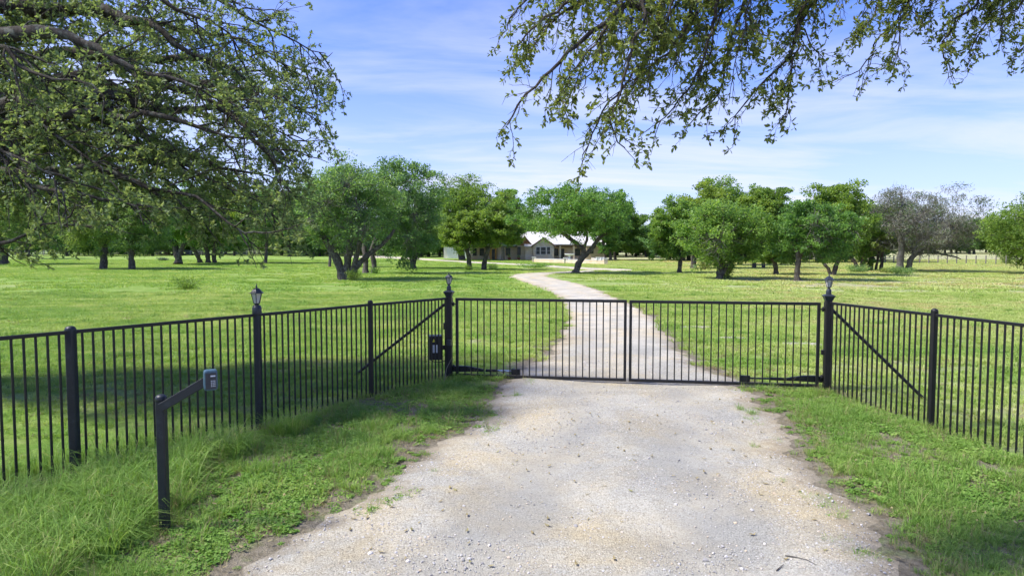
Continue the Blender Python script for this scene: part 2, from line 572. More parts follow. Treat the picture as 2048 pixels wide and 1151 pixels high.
def grass_mat(name, stops, pos_stops, trans=0.35):
    """blade colour: its own variation times slow variation over the place"""
    m, nt, b = new_mat(name)
    at = nt.nodes.new('ShaderNodeAttribute'); at.attribute_name = 'v'
    oi = nt.nodes.new('ShaderNodeObjectInfo')
    f = math_node(nt, 'ADD', math_node(nt, 'MULTIPLY', at.outputs['Fac'], 0.6), math_node(nt, 'MULTIPLY', oi.outputs['Random'], 0.4))
    r = ramp(nt, stops); nt.links.new(f, r.inputs[0])
    p = world_pos(nt)
    n1 = noise(nt, 0.10, 5, 0.6, p, 0.4); n2 = noise(nt, 0.9, 5, 0.65, p)
    g = math_node(nt, 'ADD', math_node(nt, 'MULTIPLY', n1.outputs['Fac'], 0.5), math_node(nt, 'MULTIPLY', n2.outputs['Fac'], 0.5))
    sp = nt.nodes.new('ShaderNodeSeparateXYZ'); nt.links.new(p, sp.inputs[0])
    dr_ = nt.nodes.new('ShaderNodeMapRange'); dr_.inputs[1].default_value = -2; dr_.inputs[2].default_value = 22; dr_.inputs[3].default_value = -0.015; dr_.inputs[4].default_value = 0.19
    nt.links.new(sp.outputs[0], dr_.inputs[0])
    g = math_node(nt, 'ADD', g, dr_.outputs[0])
    g = math_node(nt, 'ADD', g, lawn_streak(nt, p))
    pr = ramp(nt, pos_stops); nt.links.new(g, pr.inputs[0])
    col = mixc(nt, 1.0, r.outputs[0], pr.outputs[0], 'MULTIPLY')
    nt.links.new(col, b.inputs['Base Color'])
    b.inputs['Roughness'].default_value = 0.6; b.inputs['Specular IOR Level'].default_value = 0.2
    tr = nt.nodes.new('ShaderNodeBsdfTranslucent')
    nt.links.new(mixc(nt, 1.0, col, (1.35, 1.3, 0.8), 'MULTIPLY'), tr.inputs['Color'])
    mx = nt.nodes.new('ShaderNodeMixShader'); mx.inputs[0].default_value = trans
    nt.links.new(b.outputs[0], mx.inputs[1]); nt.links.new(tr.outputs[0], mx.inputs[2])
    nt.links.new(mx.outputs[0], nt.nodes['Material Output'].inputs['Surface'])
    return m


PV = [(0.33, (0.72, 0.84, 0.75)), (0.48, (1.0, 1.0, 1.0)), (0.58, (1.40, 1.18, 1.5)), (0.68, (1.6, 1.28, 2.1)), (0.78, (1.75, 1.10, 2.2))]
M['grass_field'] = grass_mat('field_grass', [(0.0, (0.190, 0.320, 0.055)), (0.5, (0.275, 0.415, 0.080)), (1.0, (0.390, 0.490, 0.155))], PV)
M['grass_verge'] = grass_mat('verge_grass', [(0.0, (0.130, 0.250, 0.045)), (0.5, (0.205, 0.355, 0.068)), (0.8, (0.295, 0.425, 0.110)), (1.0, (0.48, 0.44, 0.24))],
                             [(0.35, (0.8, 0.88, 0.8)), (0.5, (1, 1, 1)), (0.66, (1.25, 1.12, 1.2))])
M['grass_dry'] = grass_mat('dry_grass', [(0.0, (0.22, 0.18, 0.09)), (0.6, (0.36, 0.30, 0.16)), (1.0, (0.30, 0.33, 0.10))], [(0.3, (0.9, 0.9, 0.9)), (0.7, (1.1, 1.1, 1.1))], 0.2)


# ------------------------------------------------------------------ ground and drive
def resample(pts, step_fn):
    pts = np.asarray(pts, float)
    # Catmull-Rom through the points
    out = []
    n = len(pts)
    for i in range(n - 1):
        p0 = pts[max(i - 1, 0)]; p1 = pts[i]; p2 = pts[i + 1]; p3 = pts[min(i + 2, n - 1)]
        k = step_fn(i, np.linalg.norm(p2 - p1))
        for j in range(k):
            t = j / k
            out.append(0.5 * ((2 * p1) + (-p0 + p2) * t + (2 * p0 - 5 * p1 + 4 * p2 - p3) * t * t + (-p0 + 3 * p1 - 3 * p2 + p3) * t ** 3))
    out.append(pts[-1])
    return np.array(out)


LPX = [(480, 1151), (640, 1035), (745, 965), (840, 912), (905, 865), (960, 830), (990, 795), (1003, 768), (1040, 738), (1090, 712), (1116, 680),
       (1134, 640), (1124, 608), (1112, 592), (1086, 579), (1054, 566), (1030, 558), (1016, 551.5), (1040, 547.2), (1090, 544.3), (1176, 540.5)]
RPX = [(1830, 1151), (1765, 1060), (1690, 990), (1640, 935), (1588, 890), (1568, 850), (1545, 815), (1512, 785), (1460, 755), (1395, 728), (1362, 700),
       (1330, 660), (1275, 614), (1232, 596), (1199, 579), (1153, 566), (1113, 557), (1093, 551.6), (1112, 547.9), (1155, 545.2), (1190, 542.6)]
Lw = [np.array([-3.4, -14.0]), np.array([-2.7, 2.2])] + [ground_at(*p)[:2] for p in LPX]
Rw = [np.array([3.9, -14.0]), np.array([3.35, 2.2])] + [ground_at(*p)[:2] for p in RPX]
NS = lambda i, d: [10, 12][i] if i < 2 else (14 if i < 13 else 8)
Lc = resample(Lw, NS); Rc = resample(Rw, NS)


def wob(s, ph):
    return 0.5 * np.sin(2.1 * s + ph) + 0.35 * np.sin(5.3 * s + 1.7 * ph) + 0.28 * np.sin(11.9 * s + 2.3 * ph) + 0.2 * np.sin(23 * s + ph)


sL = np.concatenate([[0], np.cumsum(np.linalg.norm(np.diff(Lc, axis=0), axis=1))])
sR = np.concatenate([[0], np.cumsum(np.linalg.norm(np.diff(Rc, axis=0), axis=1))])
across = unit(Rc - Lc)
Lc = Lc + across * ((0.15 + 0.12 * np.clip((sL - 30) / 30, 0, 1)) * wob(sL, 0.4))[:, None]
Rc = Rc + across * ((0.19 + 0.10 * np.clip((sR - 30) / 30, 0, 1)) * wob(sR, 2.0))[:, None]

B_UP = [(1262, 538.8), (1200, 536.5), (1139, 533.5), (1062, 528.5), (1004, 526.0), (900, 520.6), (840, 516.3), (780, 512.5), (700, 510)]
B_LO = [(1264, 541.2), (1205, 541.0), (1139, 537.0), (1062, 531.8), (1004, 528.6), (900, 523.4), (840, 519.6), (780, 516.3), (700, 514)]
BU = resample([ground_at(*p)[:2] for p in B_UP], lambda i, d: 8)
BL = resample([ground_at(*p)[:2] for p in B_LO], lambda i, d: 8)


def strip(A, B, name, lift, nu=17):
    u = np.linspace(0, 1, nu)
    P = A[:, None, :] * (1 - u)[None, :, None] + B[:, None, :] * u[None, :, None]
    width = np.linalg.norm(B - A, axis=1)[:, None]
    ed = np.minimum(u, 1 - u)[None, :] * width
    z = gz(P[..., 0], P[..., 1]) + lift * np.clip(ed / 0.25, 0, 1) - 0.012 * (1 - np.clip(ed / 0.1, 0, 1))
    # two worn wheel tracks
    z = z - 0.008 * (np.exp(-((u - 0.33) / 0.07) ** 2) + np.exp(-((u - 0.70) / 0.07) ** 2))[None, :] * np.clip((30 - P[..., 1]) / 10, 0, 1)
    V = np.concatenate([P, z[..., None]], -1)
    n, k = V.shape[:2]
    idx = np.arange(n * k).reshape(n, k)
    q = np.stack([idx[:-1, :-1], idx[:-1, 1:], idx[1:, 1:], idx[1:, :-1]], -1).reshape(-1, 4)
    mb = MB().add(V.reshape(-1, 3), q)
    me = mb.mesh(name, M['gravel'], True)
    at = me.attributes.new('edge', 'FLOAT', 'POINT')
    at.data.foreach_set('value', np.clip(1 - ed / 1.0, 0, 1).astype(np.float32).ravel())
    tk = np.exp(-((u - 0.34) / 0.085) ** 2) + np.exp(-((u - 0.69) / 0.085) ** 2)
    at = me.attributes.new('track', 'FLOAT', 'POINT')
    at.data.foreach_set('value', np.broadcast_to(tk[None, :], (n, k)).astype(np.float32).ravel().copy())
    o = link(name, me)
    o['kind'] = 'structure'
    return o


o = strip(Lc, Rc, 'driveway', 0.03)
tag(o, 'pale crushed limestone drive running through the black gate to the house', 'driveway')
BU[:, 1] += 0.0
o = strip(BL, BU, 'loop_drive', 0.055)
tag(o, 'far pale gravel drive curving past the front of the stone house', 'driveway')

DRIVE = np.concatenate([Lc, Rc[::-1]])
LOOP = np.concatenate([BL, BU[::-1]])


def inside(poly, x, y):
    x = np.asarray(x); y = np.asarray(y)
    c = np.zeros(x.shape, bool)
    n = len(poly)
    for i in range(n):
        x0, y0 = poly[i]; x1, y1 = poly[(i + 1) % n]
        if y0 == y1:
            continue
        cond = ((y0 > y) != (y1 > y))
        xi = (x1 - x0) * (y - y0) / (y1 - y0) + x0
        c ^= cond & (x < xi)
    return c


def edge_dist(poly, x, y):
    a = poly; b = np.roll(poly, -1, 0)
    d = b - a
    L2 = np.maximum((d ** 2).sum(1), 1e-9)
    out = np.full(len(x), 1e9)
    P = np.stack([x, y], -1)
    for i in range(len(a)):
        t = np.clip(((P - a[i]) @ d[i]) / L2[i], 0, 1)
        q = a[i] + t[:, None] * d[i]
        out = np.minimum(out, ((P - q) ** 2).sum(1))
    return np.sqrt(out)


NEARPOLY = np.concatenate([Lc[:230:2], Rc[:230:2][::-1]])


def make_ground():
    ys = np.concatenate([np.arange(-60, 3, 4.0), np.arange(3, 34, 0.3), np.arange(34, 82, 1.2), 82 * 1.035 ** np.arange(0, 72)])
    h = np.concatenate([np.arange(0, 12, 0.3), np.arange(12, 60, 1.5), 60 * 1.06 ** np.arange(0, 44)])
    xs = np.concatenate([-h[:0:-1], h])
    X, Y = np.meshgrid(xs, ys)
    Z = gz(X, Y)
    V = np.stack([X, Y, Z], -1)
    n, k = X.shape
    idx = np.arange(n * k).reshape(n, k)
    q = np.stack([idx[:-1, :-1], idx[:-1, 1:], idx[1:, 1:], idx[1:, :-1]], -1).reshape(-1, 4)
    me = MB().add(V.reshape(-1, 3), q).mesh('ground', M['ground'], True)
    soil = np.zeros(n * k, np.float32)
    fx, fy = X.ravel(), Y.ravel()
    sel = (np.abs(fx) < 14) & (fy > -2) & (fy < 32)
    d = edge_dist(NEARPOLY, fx[sel], fy[sel])
    soil[sel] = np.clip(1 - d / 0.9, 0, 1) * 0.8
    ver = (fy < 12.5) & (fx > -5.5 + 0.7 * (fy - 7.8)) & (fx < 6.3)
    soil[ver] = np.maximum(soil[ver], 0.68)
    at = me.attributes.new('soil', 'FLOAT', 'POINT'); at.data.foreach_set('value', soil)
    o = link('ground', me)
    o['kind'] = 'structure'
    tag(o, 'wide green meadow lawn stretching to the far trees', 'ground')


make_ground()

# ------------------------------------------------------------------ fences and gate
ZTOP = 1.55
GP_L = at_depth(898, 595, 13.1)[:2]
GP_R = at_depth(1657, 604, 12.0)[:2]
P740 = at_depth(740.5, 608, 11.6)[:2]
P515 = at_depth(514, 629, 9.82)[:2]
P140 = at_depth(141, 662, 7.81)[:2]
P1868 = at_depth(1869, 628, 9.82)[:2]


def v3(p, z):
    return np.array([p[0], p[1], z])


def post_mesh(name, w, z0, z1, mat):
    return MB().bar((0, 0, z0), (0, 0, z1), w, w, 0.30).mesh(name, mat)


def dome_cap(w):
    r = w * 0.56
    return MB().lathe([(r * 0.98, -0.028), (r, -0.02), (r, 0.0), (r * 0.92, 0.014), (r * 0.7, 0.026), (r * 0.35, 0.033), (0.002, 0.035)], 14)


def picket_run(parent, a, b, n, me):
    a = np.asarray(a); b = np.asarray(b)
    for k in range(n):
        t = (k + 0.62) / (n + 0.24)
        p = a + (b - a) * t
        o = link('picket', me, parent, (p[0], p[1], 0))
        o.rotation_euler = (0, 0, math.atan2(b[1] - a[1], b[0] - a[0]))


def fence(label, pts, posts, npk):
    """pts: line of post centres; posts: which get a plain capped post (width) here"""
    root = thing('metal_fence', label, 'fence', (0, 0, 0))
    pk = MB().bar((0, 0, -0.5), (0, 0, ZTOP - 0.03), 0.0255, 0.0255, 0.5).mesh('picket', M['metal'])
    for i in range(len(pts) - 1):
        a, b = np.asarray(pts[i]), np.asarray(pts[i + 1])
        d = unit(b - a)
        rr = MB().bar(v3(a, ZTOP - 0.012) - v3(d, 0) * 0, v3(b, ZTOP - 0.012), 0.042, 0.042, 0.25)
        rr.build('top_rail', M['metal'], root)
        ln = np.linalg.norm(b - a)
        e0 = 0.05 if i else 0.06
        picket_run(root, a + d * 0.05, b - d * 0.05, npk[i], pk)
    for p, w, top, mat in posts:
        o = link('fence_post', post_mesh('fence_post', w, -0.6, top, mat), root, (p[0], p[1], 0))
        link('post_cap', dome_cap(w * 1.05).mesh('post_cap', mat, True), o, (0, 0, top))
    return root


dl = unit(P140 - P515)
PL0 = P140 + dl * 2.45
fence('black picket fence left of the drive running up to the gate', [PL0, P140, P515, P740, GP_L], [(PL0, 0.1, 1.56, M['metal_worn']), (P140, 0.098, 1.575, M['metal_worn']), (P740, 0.078, 1.585, M['metal'])], [20, 20, 20, 20])
dr = unit(P1868 - GP_R)
PR0 = P1868 + dr * 2.3
fence('black picket fence right of the drive beyond the lawn verge', [GP_R, P1868, PR0], [(P1868, 0.080, 1.60, M['metal']), (PR0, 0.080, 1.60, M['metal'])], [20, 20])

# the lamp post inside the left fence
lp = thing('lamp_post', 'square black post inside the left fence carrying a lantern', 'post', (P515[0], P515[1], 0))
link('post', post_mesh('post', 0.094, -0.6, 1.60, M['metal_worn']), lp)
link('post_collar', MB().lathe([(0.062, 1.54), (0.066, 1.55), (0.066, 1.64), (0.058, 1.66), (0.04, 1.668)], 16).mesh('post_collar', M['metal_lamp'], True), lp)


def gate_post(p, label, rz):
    t = thing('gate_post', label, 'gate post', (p[0], p[1], 0), rz)
    link('post', post_mesh('post', 0.114, -0.7, 1.60, M['metal']), t)
    cap = MB()
    cap.add([(x * r, y * r, z) for r, z in ((0.058, 1.585), (0.064, 1.602), (0.078, 1.640), (0.090, 1.655), (0.090, 1.668), (0.050, 1.690)) for x, y in ((-1, -1), (1, -1), (1, 1), (-1, 1))],
            [(4 * i + k, 4 * i + (k + 1) % 4, 4 * i + 4 + (k + 1) % 4, 4 * i + 4 + k) for i in range(5) for k in range(4)] + [(20, 21, 22, 23), (3, 2, 1, 0)])
    cap.build('post_cap', M['metal_lamp'], t)
    return t


gdir = unit(GP_R - GP_L)
GRZ = math.atan2(gdir[1], gdir[0])
gnorm = np.array([-gdir[1], gdir[0]])      # towards the field
g1 = gate_post(GP_L, 'thick black gate post at the hinge of the left gate leaf', GRZ)
g2 = gate_post(GP_R, 'thick black gate post at the hinge of the right gate leaf', GRZ)
# small junction boxes on the posts
for t, xx, z, w, h in ((g1, -0.085, 1.0, 0.05, 0.13), (g1, 0.02, 0.70, 0.09, 0.11), (g2, -0.07, 0.66, 0.06, 0.08)):
    y = -0.10 if xx == 0.02 else 0.0
    MB().bar((xx, y, z - h / 2), (xx, y, z + h / 2), w, 0.075, 0.2).build('junction_box', M['metal_lamp'] if xx == 0.02 else M['metal'], t)


def lantern(p, z, s, label, neck):
    t = thing('post_lantern', label, 'lantern', (p[0], p[1], z), 0.25)
    t.scale = (s, s, s)
    MB().lathe([(0.060, 0.0), (0.062, 0.012), (0.058, 0.03)] + ([(0.060, 0.05), (0.057, neck - 0.03)] if neck > 0.08 else []) + [(0.034, neck + 0.005), (0.030, neck + 0.03), (0.052, neck + 0.045), (0.052, neck + 0.052)], 18).build('fitter', M['metal_lamp'], t, True)
    zb = neck + 0.052; zt = zb + 0.155
    rb, rt = 0.050, 0.088
    ang = [math.pi / 6 + k * math.pi / 3 for k in range(6)]
    for k in range(6):
        a0, a1 = ang[k], ang[(k + 1) % 6]
        c = lambda r, a, zz: (r * math.cos(a), r * math.sin(a), zz)
        # frame bar along the corner
        MB().bar(c(rb, a0, zb - 0.004), c(rt, a0, zt + 0.004), 0.010, 0.010, 0.3).build('frame_bar', M['metal_lamp'], t)
        q = 0.96
        v = [c(rb * q, a0, zb), c(rb * q, a1, zb), c(rt * q, a1, zt), c(rt * q, a0, zt)]
        v2 = [tuple(np.array(p_) * np.array([0.965, 0.965, 1])) for p_ in v]
        MB().add(v + v2, [(0, 1, 2, 3), (7, 6, 5, 4), (0, 4, 5, 1), (1, 5, 6, 2), (2, 6, 7, 3), (3, 7, 4, 0)]).build('glass_pane', M['glass'], t)
    roof = MB().lathe([(0.080, zt - 0.002), (0.122, zt + 0.002), (0.122, zt + 0.007), (0.088, zt + 0.030), (0.076, zt + 0.048), (0.062, zt + 0.066), (0.040, zt + 0.080), (0.018, zt + 0.088), (0.014, zt + 0.094)], 6, rot=math.pi / 6)
    ro = roof.build('lantern_roof', M['metal_lamp'], t)
    MB().lathe([(0.014, zt + 0.090), (0.012, zt + 0.10), (0.017, zt + 0.108), (0.012, zt + 0.116), (0.007, zt + 0.122), (0.008, zt + 0.135), (0.004, zt + 0.155), (0.001, zt + 0.162)], 10).build('finial', M['metal_lamp'], t, True)
    MB().lathe([(0.012, zb), (0.012, zb + 0.035), (0.020, zb + 0.055), (0.022, zb + 0.075), (0.013, zb + 0.10), (0.002, zb + 0.108)], 10).build('bulb', M['bulb'], t, True)
    return t


lantern(P515, 1.655, 0.90, 'weathered six sided lantern on the left fence, tallest and nearest', 0.010)
lantern(GP_L, 1.688, 0.74, 'small six sided lantern on the left gate post beside the control box', 0.125)
lantern(GP_R, 1.688, 0.76, 'small six sided lantern on the right gate post', 0.125)


def gate_leaf(a, b, label, zt, zb, flip):
    a = np.asarray(a); b = np.asarray(b)
    ln = np.linalg.norm(b - a)
    ang = math.atan2(b[1] - a[1], b[0] - a[0])
    t = thing('gate_leaf', label, 'gate', (a[0], a[1], 0), ang)
    w = 0.052
    MB().bar((0, 0, zt - w / 2), (ln, 0, zt - w / 2), w, w, 0.2).build('top_rail', M['metal'], t)
    MB().bar((0, 0, zb + w / 2), (ln, 0, zb + w / 2), w, w, 0.2).build('bottom_rail', M['metal'], t)
    for x in (w / 2, ln - w / 2):
        MB().bar((x, 0, zb + w - 0.001), (x, 0, zt - w + 0.001), w * 0.98, w * 0.98, 0.2).build('stile', M['metal'], t)
    pk = MB().bar((0, 0, zb + w - 0.005), (0, 0, zt - w + 0.005), 0.022, 0.022, 0.5).mesh('picket', M['metal'])
    n = 24
    for k in range(n):
        x = w + (ln - 2 * w) * (k + 1.0) / (n + 1)
        link('picket', pk, t, (x, 0, 0))
    # hinges: a short bolt with a round collar towards the post
    sx = -1 if not flip else 1
    x0 = 0.0 if not flip else ln
    for z in (zt - 0.12, zb + 0.18):
        hb = MB().bar((x0, 0, z), (x0 + sx * 0.085, 0, z), 0.022, 0.022, 0.5)
        h = hb.build('hinge', M['metal'], t)
        ring = MB().lathe([(0.034, -0.018), (0.042, -0.010), (0.042, 0.010), (0.034, 0.018)], 14)
        ro = ring.build('hinge_collar', M['metal'], h, False, (x0 + sx * 0.045, 0, z))
        ro.rotation_euler = (0, math.pi / 2, 0)
    return t, ln


def on_gate(px):
    """point of the gate line seen at picture column px"""
    r = (px - 1024.0) / F
    A = GP_L; d = GP_R - GP_L
    # x = r * k * y with the small correction of the pitch left out
    t = (r * A[1] - A[0]) / (d[0] - r * d[1])
    return A + d * t


GA = on_gate(911); GB = on_gate(1254.5); GC = on_gate(1259.5); GD = on_gate(1643)
leafL, lnL = gate_leaf(GA, GB, 'left leaf of the black picket driveway gate', 1.55, 0.035, False)
leafR, lnR = gate_leaf(GC, GD, 'right leaf of the black picket driveway gate', 1.545, 0.035, True)


def opener(post, px_br, label, s):
    """electric ram: bracket on the post, tapered motor housing, steel rod, bracket on the gate"""
    t = thing('gate_opener', label, 'gate opener', (post[0], post[1], 0), GRZ)
    L = float(np.dot(on_gate(px_br) - post, gdir))
    y = 0.085
    sg = 1 if L > 0 else -1
    z = 0.165
    MB().bar((sg * 0.05, 0.07, z), (sg * 0.22, y, z), 0.07, 0.11, 0.2).build('post_bracket', M['metal'], t)
    mb = MB()
    v = []
    for x, hw, z0, z1 in ((0.16, 0.04, z - 0.055, z + 0.060), (0.36, 0.04, z - 0.045, z + 0.055), (0.66, 0.03, z - 0.042, z + 0.004)):
        v += [(sg * x, y - hw, z0), (sg * x, y + hw, z0), (sg * x, y + hw, z1), (sg * x, y - hw, z1)]
    f = [(0, 1, 2, 3), (8, 11, 10, 9)] + [(4 * i + k, 4 * i + 4 + k, 4 * i + 4 + (k + 1) % 4, 4 * i + (k + 1) % 4) for i in range(2) for k in range(4)]
    mb.add(v, f).build('motor_housing', M['metal'], t)
    e = abs(L)
    MB().tubes(np.array([[(sg * 0.70, y, z - 0.018), (sg * (0.70 + (e - 0.7) * 0.42), y, z - 0.018)]]), np.array([[0.028, 0.028]]), 10).build('ram_tube', M['metal'], t, True)
    MB().tubes(np.array([[(sg * (0.69 + (e - 0.7) * 0.42), y, z - 0.018), (sg * (e + 0.03), y, z - 0.018)]]), np.array([[0.017, 0.017]]), 10).build('steel_rod', M['chrome'] if s else M['metal_lamp'], t, True)
    MB().bar((sg * e, 0.045, z - 0.02), (sg * (e + 0.17), 0.045, z - 0.02), 0.075, 0.11, 0.1).build('gate_bracket', M['metal'], t)
    return t


opener(GP_L, 1022, 'gate opener ram with bright steel rod on the left gate leaf', 1)
opener(GP_R, 1505, 'dark gate opener ram low on the right gate leaf', 0)

# back braces from the gate posts down to the ground in the field
for p, foot, lab in ((GP_L, ground_at(694, 750), 'long diagonal black brace leaning against the left gate post'), (GP_R, ground_at(1866, 800), 'long diagonal black brace leaning against the right gate post')):
    d = v3(p, 1.50) - foot
    t = thing('brace', lab, 'brace', foot)
    st = v3(p, 1.50) + v3(gnorm, 0) * 0.085
    MB().tubes(np.array([[(0, 0, -0.12), tuple(st - foot)]]), np.array([[0.028, 0.028]]), 12).build('pipe', M['metal'], t, True)
    MB().bar(tuple(st - foot - v3(gdir, 0) * 0.05), tuple(st - foot + v3(gdir, 0) * 0.05), 0.05, 0.10, 0.2).build('bracket', M['metal'], t)

# control box between the fence and the left gate post
cb = at_depth(870, 694, 13.02)
t = thing('control_box', 'black control cabinet with white and yellow stickers behind the left fence', 'control box', (cb[0], cb[1], cb[2] - 0.23), GRZ + 0.45)
MB().bar((0, 0, 0), (0, 0, 0.45), 0.24, 0.20, 0.06).build('cabinet', M['metal'], t)
MB().bar((0, -0.003, 0.445), (0, -0.003, 0.462), 0.26, 0.22, 0.1).build('lid', M['metal_lamp'], t)
MB().box(-0.062, 0.030, -0.106, -0.103, 0.14, 0.29).build('white_sticker', M['white_sticker'], t)
MB().add([(-0.07, -0.105, 0.345), (-0.01, -0.105, 0.345), (-0.04, -0.105, 0.405), (-0.07, -0.102, 0.345), (-0.01, -0.102, 0.345), (-0.04, -0.102, 0.405)], [(0, 1, 2), (5, 4, 3), (0, 3, 4, 1), (1, 4, 5, 2), (2, 5, 3, 0)]).build('warning_sticker', M['yellow_sticker'], t)
MB().bar((0.12, 0.0, 0.22), (0.30, -0.02, 0.22), 0.05, 0.09, 0.2).build('mounting_arm', M['metal'], t)
MB().tubes(np.array([[(-0.1, 0.0, 0.0), (-0.02, 0.0, -0.05), (0.1, 0.0, -0.06), (0.27, -0.02, -0.02)]]), np.array([[0.008] * 4]), 6).build('cable', M['metal'], t, True)

# keypad on its goose-neck post
kb = ground_at(330, 1062)
top = at_depth(326, 796, kb[1])
t = thing('keypad_post', 'dark keypad pedestal with angled arm standing in grass by the drive', 'keypad post', (kb[0], kb[1], kb[2]))
H = top[2] - kb[2]
MB().bar((0, 0, -0.3), (0, 0, H), 0.084, 0.084, 0.28).build('post', M['metal_worn'], t)
link('post_cap', dome_cap(0.094).mesh('post_cap', M['metal_worn'], True), t, (0, 0, H + 0.006))
kp = at_depth(421, 759, kb[1] - 0.12) - kb
MB().bar((0.030, -0.045, H - 0.075), (kp[0] - 0.035, kp[1] + 0.045, kp[2] - 0.005), 0.055, 0.082, 0.12).build('arm', M['metal_worn'], t)
hx_, hy_, hz_ = kp
box = MB()
# rounded housing: a stack of rounded-square outlines
w2, d2, h2 = 0.060, 0.042, 0.098
prof = []
for yy, s in ((-d2, 0.86), (-d2 * 0.85, 0.96), (-d2 * 0.5, 1.0), (d2 * 0.7, 1.0), (d2, 0.94)):
    for k in range(20):
        a = 2 * math.pi * (k + 0.5) / 20
        c, sn = math.cos(a), math.sin(a)
        x = math.copysign(abs(c) ** 0.28, c) * w2 * s
        z = math.copysign(abs(sn) ** 0.28, sn) * h2 * s
        prof.append((x, yy, z))
f = [(i * 20 + k, i * 20 + (k + 1) % 20, (i + 1) * 20 + (k + 1) % 20, (i + 1) * 20 + k) for i in range(4) for k in range(20)] + [tuple(range(19, -1, -1)), tuple(range(80, 100))]
box.add(prof, f)
ko = box.build('keypad', M['plastic_blue'], t, False, kp)
ko.rotation_euler = (0, 0, 0.52)
MB().box(-0.046, 0.046, -d2 - 0.004, -d2 + 0.002, -0.080, 0.070).build('face_plate', M['plastic_dark'], ko)
MB().box(-0.004, 0.038, -d2 - 0.007, -d2 - 0.003, 0.036, 0.049).build('name_strip', M['white_sticker'], ko)
bm_ = MB().box(-0.0045, 0.0045, -d2 - 0.008, -d2 - 0.003, -0.0045, 0.0045).mesh('key_button', M['button'])
for r_ in range(4):
    for c_ in range(3):
        link('key_button', bm_, ko, (0.003 + c_ * 0.0145, 0, -0.004 - r_ * 0.0165))

# ------------------------------------------------------------------ house
HD = 140.0
HS = HD / F


def hx(px):
    return (px - 1060.0) * HS


HZ0 = float(gz(4, HD))


def hz(py):
    return EYE - (py - 496.0) * HS - HZ0


def stone_mat(name, c0, c1, c2):
    m, nt, b = new_mat(name)
    p = obj_pos(nt)
    sx = nt.nodes.new('ShaderNodeSeparateXYZ'); nt.links.new(p, sx.inputs[0])
    cx = nt.nodes.new('ShaderNodeCombineXYZ')
    nt.links.new(math_node(nt, 'ADD', sx.outputs[0], sx.outputs[1]), cx.inputs[0]); nt.links.new(sx.outputs[2], cx.inputs[1])
    br = nt.nodes.new('ShaderNodeTexBrick')
    br.inputs['Scale'].default_value = 1.0
    br.inputs['Brick Width'].default_value = 0.62; br.inputs['Row Height'].default_value = 0.27; br.inputs['Mortar Size'].default_value = 0.016
    br.inputs['Color1'].default_value = c0 + (1,); br.inputs['Color2'].default_value = c1 + (1,); br.inputs['Mortar'].default_value = (0.42, 0.39, 0.34, 1)
    nt.links.new(cx.outputs[0], br.inputs['Vector'])
    n = noise(nt, 0.9, 4, 0.6, p)
    r = ramp(nt, [(0.45, (0, 0, 0)), (0.65, (0.7, 0.7, 0.7))]); nt.links.new(n.outputs['Fac'], r.inputs[0])
    nt.links.new(mixc(nt, r.outputs[0], br.outputs['Color'], c2), b.inputs['Base Color'])
    b.inputs['Roughness'].default_value = 0.9
    nt.links.new(bump(nt, br.outputs['Fac'], -0.6, 0.02), b.inputs['Normal'])
    return m


M['stone'] = stone_mat('cream_limestone', (0.76, 0.65, 0.49), (0.66, 0.52, 0.34), (0.66, 0.46, 0.26))
M['stone_tan'] = stone_mat('tan_limestone', (0.50, 0.39, 0.26), (0.41, 0.30, 0.19), (0.45, 0.32, 0.19))
M['roof_metal'] = plain('pale_metal_roof', (0.58, 0.565, 0.54), 0.45, 0.0, 0.06, 2)
M['fascia'] = plain('brown_fascia', (0.16, 0.10, 0.07), 0.6)
M['white_trim'] = plain('white_trim', (0.70, 0.65, 0.57), 0.6)
M['cedar'] = plain('cedar_boards', (0.36, 0.155, 0.055), 0.6, 0, 0.3, 5, 0.3, 12)
M['honey_wood'] = plain('honey_wood', (0.58, 0.30, 0.06), 0.5, 0, 0.25, 5)
M['dark_glass'] = plain('dark_window_glass', (0.020, 0.026, 0.032), 0.12, 0, 0.3, 2)
M['dark_frame'] = plain('dark_frame', (0.05, 0.045, 0.042), 0.5)
M['paving'] = plain('stone_paving', (0.46, 0.41, 0.34), 0.9, 0, 0.15, 2, 0.3, 8)
M['white_stone'] = plain('white_cast_stone', (0.74, 0.73, 0.70), 0.7, 0, 0.08, 6)
M['terracotta'] = plain('terracotta', (0.34, 0.12, 0.06), 0.8, 0, 0.15, 8)

house = thing('stone_house', 'low limestone ranch house with pale metal roof and triple window gable', 'house', (hx(1060) + 36 * HS, HD, HZ0))


def hb(name, mat, x0, x1, y0, y1, z0, z1, parent=house):
    return MB().box(x0, x1, y0, y1, z0, z1).build(name, mat, parent)


def pane_window(x0, x1, z0, z1, y, nx=1, frame=0.06, fm=None, grid=0):
    fm = fm or M['dark_frame']
    w = MB()
    w.box(x0 - frame, x1 + frame, y - 0.05, y + 0.04, z1, z1 + frame); w.box(x0 - frame, x1 + frame, y - 0.07, y + 0.04, z0 - frame, z0)
    w.box(x0 - frame, x0, y - 0.05, y + 0.04, z0, z1); w.box(x1, x1 + frame, y - 0.05, y + 0.04, z0, z1)
    zc = (z0 + z1) / 2
    w.box(x0, x1, y - 0.035, y + 0.03, zc - 0.025, zc + 0.025)
    o = w.build('window', fm, house)
    MB().box(x0, x1, y - 0.01, y + 0.02, z0, zc - 0.025).build('pane', M['dark_glass'], o)
    MB().box(x0, x1, y - 0.01, y + 0.02, zc + 0.025, z1).build('pane', M['dark_glass'], o)
    return o


